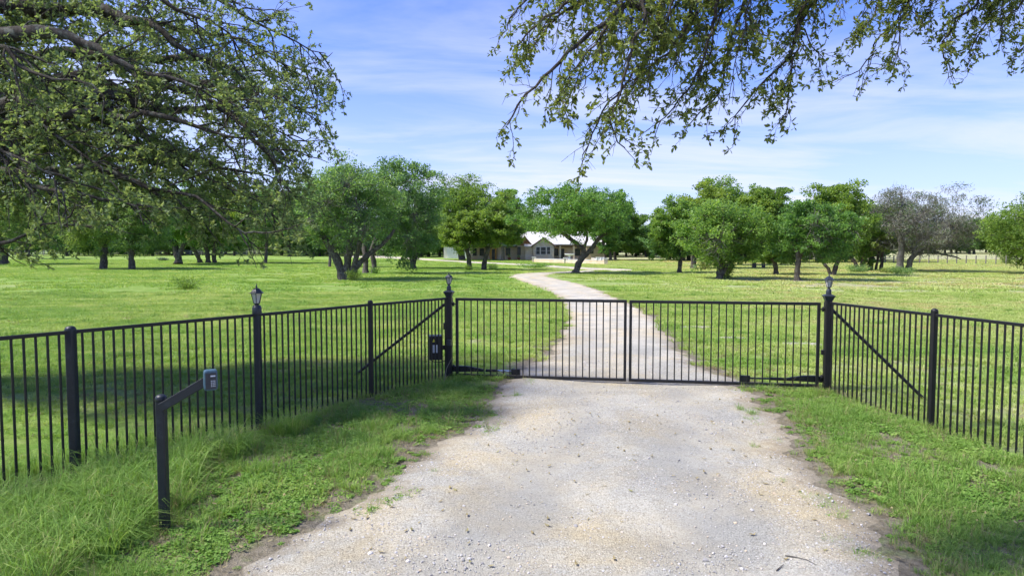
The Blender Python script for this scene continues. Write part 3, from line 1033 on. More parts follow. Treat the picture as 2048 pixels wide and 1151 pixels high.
def gable_block(x0, x1, y0, y1, zt, za, wallmat, gablemat, name='wall'):
    """front-facing gabled block: box plus the triangle"""
    xm = (x0 + x1) / 2
    MB().box(x0, x1, y0, y1, -0.3, zt).build(name, wallmat, house)
    MB().add([(x0, y0 + 0.002, zt), (x1, y0 + 0.002, zt), (xm, y0 + 0.002, za), (x0, y1, zt), (x1, y1, zt), (xm, y1, za)],
             [(0, 1, 2), (5, 4, 3), (1, 4, 5, 2), (0, 2, 5, 3), (0, 3, 4, 1)]).build('gable', gablemat, house)


def gable_roof(x0, x1, y0, y1, zt, za, over=0.45, th=0.16, mat=None):
    xm = (x0 + x1) / 2
    sl = (za - zt) / (xm - x0)
    xl, xr = x0 - over, x1 + over
    zl = zt - sl * over
    ya = y0 - 0.4
    for s in (0, 1):
        e, m_ = (xl, xm) if s == 0 else (xr, xm)
        v = [(e, ya, zl + 0.03), (m_, ya, za + 0.03), (m_, y1, za + 0.03), (e, y1, zl + 0.03)]
        v += [(a, b, c + th) for a, b, c in v]
        MB().add(v, [(0, 1, 2, 3), (7, 6, 5, 4), (0, 4, 5, 1), (1, 5, 6, 2), (2, 6, 7, 3), (3, 7, 4, 0)]).build('roof_slope', mat or M['roof_metal'], house)
        fv = [(e, ya - 0.03, zl - 0.12), (m_, ya - 0.03, za - 0.12), (m_, ya - 0.03, za + th + 0.06), (e, ya - 0.03, zl + th + 0.06)]
        fv += [(a, b + 0.025, c) for a, b, c in fv]
        MB().add(fv, [(0, 1, 2, 3), (7, 6, 5, 4), (0, 4, 5, 1), (1, 5, 6, 2), (2, 6, 7, 3), (3, 7, 4, 0)]).build('barge_board', M['fascia'], house)


ZE = hz(490.5)
house.location = (36 * HS, HD, HZ0)
# long body
hb('wall', M['stone'], hx(995), hx(1206), 2.2, 11, -0.3, ZE)
hb('wall', M['stone'], hx(938), hx(995) - 0.003, 4.0, 11, -0.3, ZE - 0.1)
zr = hz(463)
rib = []


def slope_roof(x0, x1, ya, yb, z0, z1, n):
    """one pitch of the main roof with raised seams"""
    v = [(x0, ya, z0), (x1, ya, z0), (x1, yb, z1), (x0, yb, z1)]
    v += [(a, b, c + 0.14) for a, b, c in v]
    o = MB().add(v, [(3, 2, 1, 0), (4, 5, 6, 7), (0, 1, 5, 4), (1, 2, 6, 5), (2, 3, 7, 6), (3, 0, 4, 7)]).build('roof_slope', M['roof_metal'], house)
    mb = MB()
    for k in range(n + 1):
        x = x0 + (x1 - x0) * k / n
        x = min(max(x, x0 + 0.03), x1 - 0.03)
        mb.bar((x, ya + 0.01, z0 + 0.155), (x, yb, z1 + 0.155), 0.04, 0.05, 0.2)
    s = mb.build('seam', M['roof_metal'], o)
    s['kind'] = 'stuff'
    return o


slope_roof(hx(932), hx(1212), 1.4, 6.6, ZE - 0.25 + 0.0, zr, 60)
slope_roof(hx(932), hx(1212), 12.0, 6.62, ZE - 0.25, zr, 60)
hb('fascia', M['fascia'], hx(932), hx(1212), 1.34, 1.395, ZE - 0.36, ZE - 0.08)
for xx in (hx(938), hx(1206)):
    y0 = 4.0 if xx < 0 else 2.2
    MB().add([(xx - 0.02, y0, ZE - 0.2), (xx - 0.02, 11, ZE - 0.2), (xx - 0.02, 6.6, zr - 0.03), (xx + 0.02, y0, ZE - 0.2), (xx + 0.02, 11, ZE - 0.2), (xx + 0.02, 6.6, zr - 0.03)],
             [(0, 2, 1), (3, 4, 5), (0, 1, 4, 3), (1, 2, 5, 4), (2, 0, 3, 5)]).build('gable', M['stone'], house)
# front gable with the triple window
gable_block(hx(1066), hx(1107), -1.2, 2.19, ZE, hz(476), M['stone'], M['stone'])
gable_roof(hx(1066), hx(1107), -1.2, 6.0, ZE, hz(476))
for a, b in ((1072, 1079), (1081.3, 1090.8), (1093.2, 1099.8)):
    pane_window(hx(a), hx(b), hz(508), hz(494), -1.24, fm=M['white_trim'], frame=0.09)
# cedar gable left of it, over the small bump-out
gable_block(hx(1050), hx(1065.8), -0.6, 2.19, ZE - 0.3, ZE - 0.2, M['stone'], M['stone'])
gable_block(hx(1034), hx(1064), 0.6, 2.185, ZE, hz(473), M['stone'], M['cedar'])
gable_roof(hx(1034), hx(1064), 0.6, 6.2, ZE, hz(473), 0.35)
slope_roof(hx(1048), hx(1067) - 0.3, -1.0, 0.58, ZE - 0.30, ZE + 0.18, 4)
pane_window(hx(1035.2), hx(1041), hz(509), hz(494), 0.56)
# entrance: honey wood posts and dark glass door on the left wing
for a, b in ((978.5, 983.0), (989.5, 992.5)):
    hb('door_post', M['honey_wood'], hx(a), hx(b), 1.75, 2.05, 0, ZE - 0.42)
d_ = hb('door', M['dark_frame'], hx(983.1), hx(989.4), 1.9, 2.0, 0, ZE - 0.75)
MB().box(hx(984), hx(988.5), 1.86, 1.895, 0.25, ZE - 0.95).build('pane', M['dark_glass'], d_)
hb('door_lintel', M['honey_wood'], hx(978.5), hx(992.5), 1.78, 2.08, ZE - 0.42, ZE - 0.2)
for a, b in ((944, 951), (958, 966)):
    pane_window(hx(a), hx(b), 0.9, 2.3, 3.96)
for a, b in ((1012, 1020),):
    pane_window(hx(a), hx(b), hz(510), hz(496), 2.16)
# porch right of the gable
for a in (1118.5, 1146, 1168):
    hb('porch_post', M['stone'], hx(a), hx(a + 3.6), 0.2, 0.55, 0.1, ZE - 0.15)
hb('porch_beam', M['fascia'], hx(1107.2), hx(1171), 0.15, 0.6, ZE - 0.15, ZE + 0.12)
slope_roof(hx(1107.5), hx(1172), -0.2, 2.2, ZE + 0.14, ZE + 0.42, 16)
d_ = hb('door', M['dark_frame'], hx(1122.4), hx(1130), 2.08, 2.19, 0.12, 2.35)
MB().box(hx(1123.5), hx(1129), 2.04, 2.075, 0.5, 2.15).build('pane', M['dark_glass'], d_)
pane_window(hx(1110), hx(1117), 0.9, 2.3, 2.16)
pane_window(hx(1150), hx(1162), 0.9, 2.3, 2.16)
hb('porch_floor', M['paving'], hx(1107.2), hx(1171), -0.6, 2.19, -0.3, 0.12)
# tan wing on the right
hb('wall', M['stone_tan'], hx(1171.2), hx(1211.5), -1.0, 2.18, -0.3, ZE)
slope_roof(hx(1168.5), hx(1214.5), -1.5, 2.3, ZE - 0.15, ZE + 1.45, 12)
pane_window(hx(1198.5), hx(1205), hz(506), hz(494), -1.04)
pane_window(hx(1178), hx(1185), hz(506), hz(494), -1.04)

# chimney
ch = MB().box(hx(1022), hx(1031), 6.0, 7.2, ZE, zr + 0.9).build('chimney', M['stone'], house)
MB().box(hx(1021), hx(1032), 5.9, 7.3, zr + 0.9, zr + 1.05).build('chimney_cap', M['white_stone'], ch)

# white garage further left
gx = at_depth(917, 500, 158)
t = thing('garage', 'white garage with overhead door behind the left trees by the house', 'garage', (gx[0], 158, float(gz(gx[0], 158))))
MB().box(-3.4, 3.4, 0, 7, -0.3, 3.0).build('wall', M['white_trim'], t)
do = MB().box(-2.6, 2.2, -0.06, -0.003, 0, 2.4).build('garage_door', M['white_stone'], t)
for k in range(3):
    MB().box(-2.6, 2.2, -0.09, -0.062, 0.05 + k * 0.6, 0.56 + k * 0.6).build('door_panel', M['white_stone'], do)
for s in (-1, 1):
    v = [(s * 3.9, -0.5, 2.85), (0, -0.5, 4.6), (0, 7.5, 4.6), (s * 3.9, 7.5, 2.85)]
    v += [(a, b, c + 0.14) for a, b, c in v]
    MB().add(v, [(0, 1, 2, 3), (7, 6, 5, 4), (0, 4, 5, 1), (1, 5, 6, 2), (2, 6, 7, 3), (3, 7, 4, 0)]).build('roof_slope', M['roof_metal'], t)
MB().add([(-3.4, 0.01, 3), (3.4, 0.01, 3), (0, 0.01, 4.5), (-3.4, 0.2, 3), (3.4, 0.2, 3), (0, 0.2, 4.5)], [(0, 1, 2), (5, 4, 3), (1, 4, 5, 2), (2, 5, 3, 0), (0, 3, 4, 1)]).build('gable', M['white_trim'], t)

# low stone wall round the patio
A = ground_at(1068, 524.5); Bp = ground_at(1131, 526.5); Cp = ground_at(1211, 528.5)
t = thing('patio_wall', 'low pale stone wall around the patio in front of the house', 'wall', A)


def wall_seg(p, q, h, th, name, mat):
    p = np.asarray(p) - A; q = np.asarray(q) - A
    z0 = min(p[2], q[2]) - 0.3
    return MB().bar((p[0], p[1], (z0 + max(p[2], q[2]) + h) / 2), (q[0], q[1], (z0 + max(p[2], q[2]) + h) / 2), th, max(p[2], q[2]) + h - z0, 0.05).build(name, mat, t)


for p, q in ((A, Bp), (Bp, Cp), (A, A + np.array([0.5, 12, 0])), (Cp, Cp + np.array([0.3, 20, 0]))):
    w_ = wall_seg(p, q, 0.62, 0.34, 'wall_run', M['stone'])
    p_, q_ = np.asarray(p) - A, np.asarray(q) - A
    MB().bar((p_[0], p_[1], max(p_[2], q_[2]) + 0.66), (q_[0], q_[1], max(p_[2], q_[2]) + 0.66), 0.42, 0.07, 0.1).build('coping', M['white_stone'], w_)
for p, hh in ((A, 0.85), (Bp, 0.85), (Cp, 0.85)):
    q = np.asarray(p) - A
    MB().bar((q[0], q[1], q[2] - 0.3), (q[0], q[1], q[2] + hh), 0.6, 0.6, 0.05).build('pillar', M['stone'], t)
    MB().bar((q[0], q[1], q[2] + hh), (q[0], q[1], q[2] + hh + 0.1), 0.75, 0.75, 0.1).build('pillar_cap', M['white_stone'], t)

# white cast stone pieces on the patio
fp = ground_at(1139, 523.5)
fp = np.array([at_depth(1139, 516, 122)[0], 122, float(gz(10, 122))])
t = thing('patio_fountain', 'white pedestal basin on the patio behind the low wall', 'fountain', fp)
MB().lathe([(0.75, 0), (0.75, 0.35), (0.68, 0.40), (0.45, 0.42)], 20).build('base', M['white_stone'], t, True)
MB().lathe([(0.28, 0.42), (0.2, 0.6), (0.16, 0.9), (0.22, 1.1)], 16).build('pedestal', M['white_stone'], t, True)
MB().lathe([(0.2, 1.1), (0.7, 1.25), (0.92, 1.42), (0.90, 1.48), (0.6, 1.38)], 20).build('basin', M['white_stone'], t, True)
for i, (px_, lab) in enumerate(((1196.5, 'left white block planter on the right end of the patio wall'), (1204.5, 'right white block planter on the right end of the patio wall'))):
    f_ = (px_ - 1131) / (1211 - 1131)
    q = Bp + (Cp - Bp) * f_
    t = thing('block_planter', lab, 'planter', (q[0], q[1], max(Bp[2], Cp[2]) + 0.70))
    MB().bar((0, 0, 0), (0, 0, 0.34), 0.50, 0.50, 0.1, taper=1.12).build('planter_body', M['white_stone'], t)
    MB().bar((0, 0, 0.342), (0, 0, 0.40), 0.62, 0.62, 0.1).build('rim', M['white_stone'], t)
for px_, d_, s_, lab in ((1018.5, 138.0, 1.0, 'terracotta pot against the house wall left of the small dark window'), (1037.5, 137.5, 0.9, 'terracotta pot below the small dark window of the house')):
    q = at_depth(px_, 516, d_)
    t = thing('plant_pot', lab, 'pot', (q[0], d_, float(gz(q[0], d_))))
    MB().lathe([(0.22 * s_, 0), (0.36 * s_, 0.45 * s_), (0.40 * s_, 0.50 * s_), (0.40 * s_, 0.58 * s_), (0.33 * s_, 0.56 * s_)], 16).build('pot', M['terracotta'], t, True)
    rg = np.random.default_rng(int(px_))
    c = rg.normal(0, 0.2, (160, 3)) * s_ + np.array([0, 0, 0.85 * s_])
    u_ = unit(rg.normal(size=(160, 3))); n_ = unit(np.cross(u_, rg.normal(size=(160, 3))))
    v = np.stack([c - u_ * 0.09, c + n_ * 0.04, c + u_ * 0.09, c - n_ * 0.04], 1)
    MB().add(v.reshape(-1, 3), np.arange(640).reshape(-1, 4), np.repeat(rg.random(160), 4)).build('plant', M['leaf_a'], t)

# ------------------------------------------------------------------ trees


def kites(c, L, W, rng, up=0.35):
    n = len(c)
    u = unit(rng.normal(size=(n, 3)))
    nn = unit(rng.normal(size=(n, 3)) + np.array([0, 0, up * 3]))
    w = unit(np.cross(nn, u))
    L = np.asarray(L).reshape(-1, 1); W = np.asarray(W).reshape(-1, 1)
    v = np.stack([c - u * L / 2, c + w * W / 2 + u * L * 0.08, c + u * L / 2, c - w * W / 2 + u * L * 0.08], 1)
    return v.reshape(-1, 3), np.arange(4 * n).reshape(-1, 4)


def bez(p0, p1, p2, n):
    t = np.linspace(0, 1, n)[:, None]
    return (1 - t) ** 2 * p0 + 2 * t * (1 - t) * p1 + t ** 2 * p2


def oak(label, base, stems, crown, seed, kind='leaf_a', bark='bark', nclump=46, per=85, leaf=0.19, depth_off=0.0, group='oaks in the meadow', name='oak_tree', flat=0.62, deep=0.44, holes=0.0, lw=0.62, dead=0):
    """base: picture point where the trunk meets the ground; stems: [(points, width0, width1)] in picture points;
    crown: (x0, x1, ytop, ybottom) in picture points, all at the trunk's distance"""
    rng = np.random.default_rng(seed)
    B = ground_at(*base)
    D = B[1]
    k = D / F
    root = thing(name, label, 'tree', B, 0.0, group)
    nodes = []; ndir = []; nrad = []
    tb = MB()
    bark_r = []
    for pts, w0, w1 in stems:
        P = np.array([at_depth(px, py, D) for px, py in pts])
        rooted = abs(pts[0][1] - base[1]) < 9
        if rooted:
            P[0] = np.array([P[0][0], D, float(gz(P[0][0], D)) - 0.15])
        off = rng.normal(0, 0.10 * len(pts), 1) * k * 6
        P[:, 1] += 0 if not rooted else np.linspace(0, 1, len(P)) ** 1.3 * float(rng.uniform(-1, 1)) * 0.25 * np.linalg.norm(P[-1] - P[0])
        C = resample(P, lambda i, d: 5)
        C[1:] += rng.normal(0, 0.02, C[1:].shape) * w0 * k * 2
        r = np.linspace(w0, w1, len(C)) * k / 2
        r = r * (1 + 0.10 * np.sin(np.arange(len(C)) * 1.7 + seed))
        if rooted:
            r[0] *= 1.55; r[1] *= 1.22; r[2] *= 1.08
        tb.tubes((C - B)[None], r[None], 9)
        d = unit(np.gradient(C, axis=0))
        h0 = int(len(C) * 0.45)
        nodes += list(C[h0:]); ndir += list(d[h0:]); nrad += list(r[h0:])
    x0, x1, yt, yb = crown
    top = at_depth(x0, yt, D)[2]; bot = at_depth(x0, yb + 10, D)[2]
    a = (x1 - x0) * k / 2 * 1.04; cx = ((x0 + x1) / 2 - 1024) * k
    b_ = a * deep * 2.0
    cz = (top + bot) / 2; c_ = (top - bot) / 2
    R = 0.265 * min(a, c_ * 1.35)
    R = max(R, 0.55)
    cl = []
    tries = 0
    nclump = int(nclump * 1.5); per = int(per * 0.72)
    while len(cl) < nclump and tries < 6000:
        tries += 1
        q = rng.normal(size=3); q /= np.linalg.norm(q)
        rr = rng.random() ** 0.42
        p = q * rr
        # an uneven outline: lobes that stick out or stay back
        lob = 0.96 + 0.20 * math.sin(3.1 * math.atan2(q[1], q[0]) + seed) * math.cos(2.3 * q[2] + seed * 0.7) + rng.normal(0, 0.05)
        pos = np.array([cx + p[0] * lob * max(a - R * 0.55, 0.3), D + depth_off + p[1] * max(b_ - R * 0.55, 0.3), cz + p[2] * lob * max(c_ - R * 0.45, 0.3)])
        if any(np.linalg.norm((pos - e) * np.array([1, 1, 1.3])) < R * 0.78 for e in cl):
            if rng.random() < 0.93:
                continue
        cl.append(pos)
    cl = np.array(cl)
    f0 = np.mean(np.array(nodes), 0)
    cl = cl[np.argsort(np.linalg.norm(cl - f0, axis=1))]
    paths = []; prad = []
    NA = np.array(nodes); DA = np.array(ndir); RA = np.array(nrad)
    for c in cl:
        dv = c - NA
        dist = np.linalg.norm(dv, axis=1)
        al = (dv * DA).sum(1) / np.maximum(dist, 1e-6)
        j = int(np.argmin(dist * (1.25 - 0.35 * al)))
        L = dist[j]
        mid = NA[j] + DA[j] * L * 0.45 + np.array([0, 0, 0.05 * L])
        P = bez(NA[j], mid, c, 7)
        P[1:-1] += rng.normal(0, 0.035 * L, (5, 3))
        rs = min(RA[j] * 0.72, 0.035 + 0.020 * L)
        r = np.linspace(rs, max(0.014, rs * 0.28), 7)
        paths.append(P); prad.append(r)
        NA = np.concatenate([NA, P[2:]]); DA = np.concatenate([DA, unit(np.gradient(P, axis=0))[2:]]); RA = np.concatenate([RA, r[2:]])
    tb.tubes(np.array(paths) - B, np.array(prad), 6)
    # sub-clumps, their twigs and the leaves
    ns = 7
    dirs = unit(rng.normal(size=(len(cl), ns, 3)) + np.array([0, 0, 0.25]))
    Rj = R * rng.uniform(0.75, 1.25, (len(cl), 1, 1))
    sub = cl[:, None, :] + dirs * Rj * np.array([0.85, 0.85, flat * 0.85])
    st = np.repeat(cl[:, None, :], ns, 1)
    md = (st + sub) / 2 + rng.normal(0, 0.08 * R, sub.shape)
    tp = np.stack([st, md, sub + (sub - st) * 0.25], 2).reshape(-1, 3, 3)
    tr = np.tile(np.array([0.022, 0.013, 0.005]) * (0.6 + 0.3 * k * F / 60), (len(tp), 1))
    tb.tubes(tp - B, tr, 3)
    tb.build('trunk', M[bark], root, True)
    S = sub.reshape(-1, 3)
    if holes:
        S = S[rng.random(len(S)) > holes]
    n = per
    dd = rng.normal(size=(len(S), n, 3))
    dd = dd / np.linalg.norm(dd, axis=-1, keepdims=True) * (rng.random((len(S), n, 1)) ** 0.45)
    rs = R * 0.60 * rng.uniform(0.65, 1.25, (len(S), 1, 1))
    c = S[:, None, :] + dd * rs * np.array([1, 1, flat * 1.05])
    vv = np.clip(rng.normal(0.45, 0.19, (len(S), 1)) + rng.normal(0, 0.16, (len(S), n)), 0, 1)
    c = c.reshape(-1, 3); vv = vv.ravel()
    Ls = leaf * 1.12 * rng.uniform(0.65, 1.3, len(c))
    v, f = kites(c - B, Ls, Ls * lw, rng)
    MB().add(v, f, np.repeat(vv, 4)).build('crown', M[kind], root)
    if dead:
        o_ = cl[np.argsort(cl[:, 1] + 0.5 * cl[:, 2] + rng.normal(0, 0.25 * a, len(cl)))][:dead]
        m_ = 46
        st = np.repeat(o_, m_, 0) + rng.normal(0, 0.12 * R, (dead * m_, 3))
        d_ = unit(rng.normal(size=st.shape) + np.array([0, -0.5, 0.1]))
        L_ = R * rng.uniform(0.7, 1.7, (len(st), 1))
        p1 = st + d_ * L_ * 0.5 + rng.normal(0, 0.12, st.shape); p2 = st + d_ * L_ + rng.normal(0, 0.2, st.shape)
        MB().tubes(np.stack([st, p1, p2], 1) - B, np.tile([0.016, 0.011, 0.006], (len(st), 1)), 3).build('dead_branches', M['bark_grey'], root)
    return root


oak('large multi stemmed oak with three spreading trunks left of the gate', (692, 560),
    [([(688, 560), (676, 524), (657, 488), (637, 464), (622, 440), (630, 405)], 19, 8), ([(692, 558), (697, 515), (702, 478), (708, 445), (718, 405)], 17, 7),
     ([(697, 558), (712, 535), (738, 508), (765, 488), (790, 460)], 15, 6), ([(694, 556), (712, 520), (724, 480), (735, 440)], 12, 6)],
    (582, 806, 302, 500), 11, 'leaf_b', nclump=62, per=70, leaf=0.16, dead=9)
oak('oak with two slim trunks close behind the multi stemmed oak', (738, 547),
    [([(731, 547), (730, 520), (726, 490), (735, 450)], 12, 7), ([(748, 546), (747, 520), (744, 495), (765, 455), (790, 430)], 11, 7)],
    (715, 894, 308, 512), 12, 'leaf_b', nclump=56, per=75, leaf=0.18, dead=8)
oak('round low crowned oak on a short forked trunk beside the far drive', (826, 537),
    [([(826, 537), (825, 522), (820, 505), (805, 480)], 13, 8), ([(826, 534), (832, 510), (843, 490)], 8, 5)],
    (768, 900, 400, 520), 13, 'leaf_b', nclump=46, leaf=0.2)
oak('left of two small leaning oaks in front of the house entrance', (938, 540),
    [([(939, 540), (938, 520), (934, 500), (925, 478), (905, 460)], 10, 6), ([(935, 508), (938, 490), (946, 470)], 6, 4)],
    (882, 985, 415, 503), 14, nclump=42, leaf=0.19)
oak('right of two small leaning oaks in front of the house, bent to the right', (968, 540),
    [([(967, 540), (970, 520), (977, 500), (985, 488), (1000, 470)], 11, 6), ([(976, 504), (968, 480), (960, 465)], 6, 4)],
    (935, 1054, 394, 492), 15, nclump=48, leaf=0.19)
oak('tall oak with dense crown behind the two small leaning oaks', (924, 520),
    [([(924, 520), (922, 495), (918, 470), (905, 430)], 13, 8), ([(922, 490), (930, 460), (945, 420)], 9, 6)],
    (846, 1010, 358, 492), 16, nclump=72, leaf=0.32, per=80)
oak('oak with thin trunk standing just left of the house windows', (1006, 521),
    [([(1006, 521), (1006, 500), (1003, 480), (1010, 440)], 7, 4)],
    (975, 1058, 374, 484), 17, nclump=48, leaf=0.30)
oak('leaning forked oak with wide crown in front of the house patio', (1151, 547),
    [([(1150, 547), (1156, 530), (1165, 513), (1169, 503), (1160, 492), (1145, 480), (1128, 468), (1112, 455)], 14, 6), ([(1165, 515), (1180, 502), (1190, 487), (1200, 474), (1218, 464), (1240, 455)], 10, 6),
     ([(1167, 508), (1170, 490), (1174, 475), (1170, 440)], 7, 4)],
    (1032, 1272, 362, 479), 18, nclump=70, per=72, leaf=0.18)
for i, (px, py, cr, lab) in enumerate((((1211), 521, (1172, 1250, 385, 500), 'first of three dark trunks right of the house wing'), (1222, 521, (1196, 1272, 378, 500), 'middle of three dark trunks right of the house wing'), (1231, 520, (1215, 1300, 400, 505), 'rightmost of three dark trunks right of the house wing'))):
    oak('oak, ' + lab, (px, py), [([(px, py), (px - 2, 500), (px - 5 + 3 * i, 480), (px - 8 + 8 * i, 440)], 6, 4)], cr, 20 + i, nclump=34, leaf=0.3, per=60)

# right-hand group
oak('leftmost oak of the right group, low crown on one straight trunk', (1358, 546), [([(1358, 546), (1359, 525), (1360, 505), (1352, 470), (1340, 440)], 9, 6), ([(1360, 505), (1372, 480), (1385, 450)], 6, 4)],
    (1288, 1402, 392, 520), 31, nclump=44, leaf=0.18)
oak('oak with short thick trunk behind the leftmost one of the right group', (1387, 537), [([(1387, 537), (1388, 515), (1385, 490), (1390, 440)], 12, 8)],
    (1345, 1470, 352, 505), 32, nclump=48, leaf=0.22)
oak('central oak of the right group, leaves sprouting down its trunk', (1438, 558),
    [([(1438, 558), (1440, 540), (1441, 520), (1434, 490), (1420, 450)], 15, 8), ([(1444, 548), (1458, 525), (1472, 510), (1485, 485), (1500, 450)], 9, 6)],
    (1352, 1540, 392, 528), 33, nclump=58, leaf=0.16, dead=3)
oak('tall oak behind the central one, its rounded top highest of the right group', (1418, 530), [([(1418, 530), (1420, 510), (1424, 470), (1430, 420)], 9, 7)],
    (1380, 1530, 350, 500), 34, nclump=52, leaf=0.26)
oak('oak with slim straight trunk, left of a slim pair behind the right group', (1508, 536), [([(1508, 536), (1508, 510), (1505, 480), (1510, 430)], 8, 5)],
    (1468, 1560, 364, 508), 35, nclump=42, leaf=0.22)
oak('oak with slim straight trunk, right of a slim pair behind the right group', (1527, 536), [([(1527, 536), (1527, 510), (1530, 480), (1535, 430)], 6, 5)],
    (1500, 1600, 360, 505), 36, nclump=42, leaf=0.22)
oak('small oak with crooked trunk leaning left between the right group oaks', (1552, 549), [([(1552, 549), (1551, 530), (1546, 515), (1540, 500), (1535, 480)], 10, 6)],
    (1495, 1600, 455, 522), 37, nclump=34, leaf=0.17)
oak('forked oak with full crown just left of the right gate lantern', (1594, 561),
    [([(1594, 561), (1594, 540), (1595, 518), (1590, 500), (1578, 480), (1566, 462)], 12, 6), ([(1595, 520), (1603, 508), (1616, 498), (1626, 488), (1650, 465)], 9, 5)],
    (1545, 1712, 396, 522), 38, nclump=54, leaf=0.16, dead=4)
oak('oak with V shaped trunks directly behind the right gate lantern', (1665, 551),
    [([(1663, 551), (1656, 537), (1645, 522), (1638, 508), (1630, 480)], 7, 5), ([(1666, 551), (1671, 530), (1674, 515), (1680, 490)], 10, 6)],
    (1600, 1744, 358, 526), 39, nclump=60, leaf=0.19)
oak('small dark oak just right of the right gate lantern, trunk leaning', (1717, 541), [([(1717, 541), (1711, 525), (1700, 512), (1690, 495)], 8, 5), ([(1722, 541), (1722, 520), (1725, 490)], 7, 4)],
    (1680, 1760, 420, 520), 40, nclump=30, leaf=0.2)
oak('grey oak with four thin dark trunks left of the bare oak', (1752, 541), [([(1743, 541), (1745, 520), (1742, 490)], 6, 4), ([(1751, 541), (1757, 522), (1764, 500)], 5, 4), ([(1761, 541), (1765, 520), (1766, 490)], 7, 5), ([(1738, 540), (1740, 518), (1736, 495)], 5, 3)],
    (1700, 1800, 388, 515), 41, 'leaf_b', nclump=40, per=55, leaf=0.22, holes=0.15, dead=10)
oak('half bare grey oak covered in lichen with two stout trunks', (1808, 543),
    [([(1800, 542), (1800, 520), (1803, 495), (1797, 472), (1788, 450), (1800, 425), (1800, 385)], 15, 4), ([(1816, 543), (1820, 525), (1830, 508), (1850, 498), (1880, 505)], 13, 5),
     ([(1803, 495), (1812, 470), (1830, 450), (1850, 420)], 9, 4), ([(1820, 525), (1835, 508), (1870, 506), (1905, 512), (1922, 518)], 6, 2)],
    (1712, 1966, 368, 512), 42, 'leaf_grey', 'bark_grey', nclump=66, per=52, leaf=0.34, holes=0.12, lw=0.16, dead=22)
oak('large oak cut off by the right edge of the view, crown reaching low', (2092, 549), [([(2092, 549), (2090, 525), (2080, 505), (2060, 480)], 17, 9), ([(2092, 545), (2105, 510), (2120, 480)], 12, 8)],
    (1972, 2200, 388, 532), 43, nclump=62, leaf=0.17)

# left-hand group seen under the big overhanging oak
oak('oak trunk at the far left edge of the view', (8, 529), [([(8, 529), (8, 505), (2, 480), (-10, 440)], 17, 12)], (-110, 110, 330, 490), 51, 'leaf_b', nclump=50, leaf=0.24)
oak('small twin trunked oak near the left edge beyond the lawn', (48, 517), [([(44, 517), (40, 503), (34, 490)], 7, 5), ([(52, 517), (57, 504), (62, 488)], 6, 4)], (-10, 120, 385, 492), 52, 'leaf_b', nclump=40, leaf=0.34)
oak('left of two pale straight trunks in the left meadow', (206, 538), [([(206, 538), (206, 510), (206, 490), (200, 450)], 14, 10)], (110, 290, 330, 500), 53, 'leaf_b', nclump=54, leaf=0.2)
oak('right of two pale straight trunks in the left meadow', (263, 539), [([(263, 539), (263, 510), (262, 485), (268, 450)], 12, 9)], (200, 360, 345, 498), 54, 'leaf_b', nclump=50, leaf=0.2)
oak('oak with thick dark forked trunk in the left meadow', (356, 529), [([(356, 529), (354, 512), (345, 492), (328, 478)], 16, 8), ([(356, 520), (362, 500), (372, 480)], 10, 7)], (285, 430, 360, 495), 55, nclump=48, leaf=0.24)
oak('slim oak just right of the thick forked trunk', (400, 526), [([(400, 526), (397, 510), (388, 495), (385, 470)], 9, 6)], (350, 460, 380, 495), 56, 'leaf_b', nclump=40, leaf=0.26)
oak('oak with twin dark trunks in the middle of the left meadow', (423, 526), [([(416, 526), (415, 508), (410, 485)], 10, 7), ([(429, 526), (428, 508), (432, 480)], 9, 7)], (390, 510, 350, 495), 57, nclump=46, leaf=0.26)
oak('thin trunked oak under the drooping tips of the big left oak', (531, 527), [([(531, 527), (531, 505), (530, 480)], 7, 5)], (470, 600, 360, 498), 58, 'leaf_b', nclump=46, leaf=0.26)
oak('narrow oak with straight brown trunk behind the multi stemmed oak', (659, 534), [([(659, 534), (659, 510), (659, 480)], 6, 5)], (600, 700, 352, 490), 59, 'leaf_b', nclump=36, leaf=0.24)
oak('distant grey green oak between the left meadow oaks and the multi stemmed oak', (580, 512), [([(580, 512), (580, 498), (578, 470)], 8, 6)], (500, 660, 372, 492), 60, 'leaf_far', nclump=44, leaf=0.5, per=50)

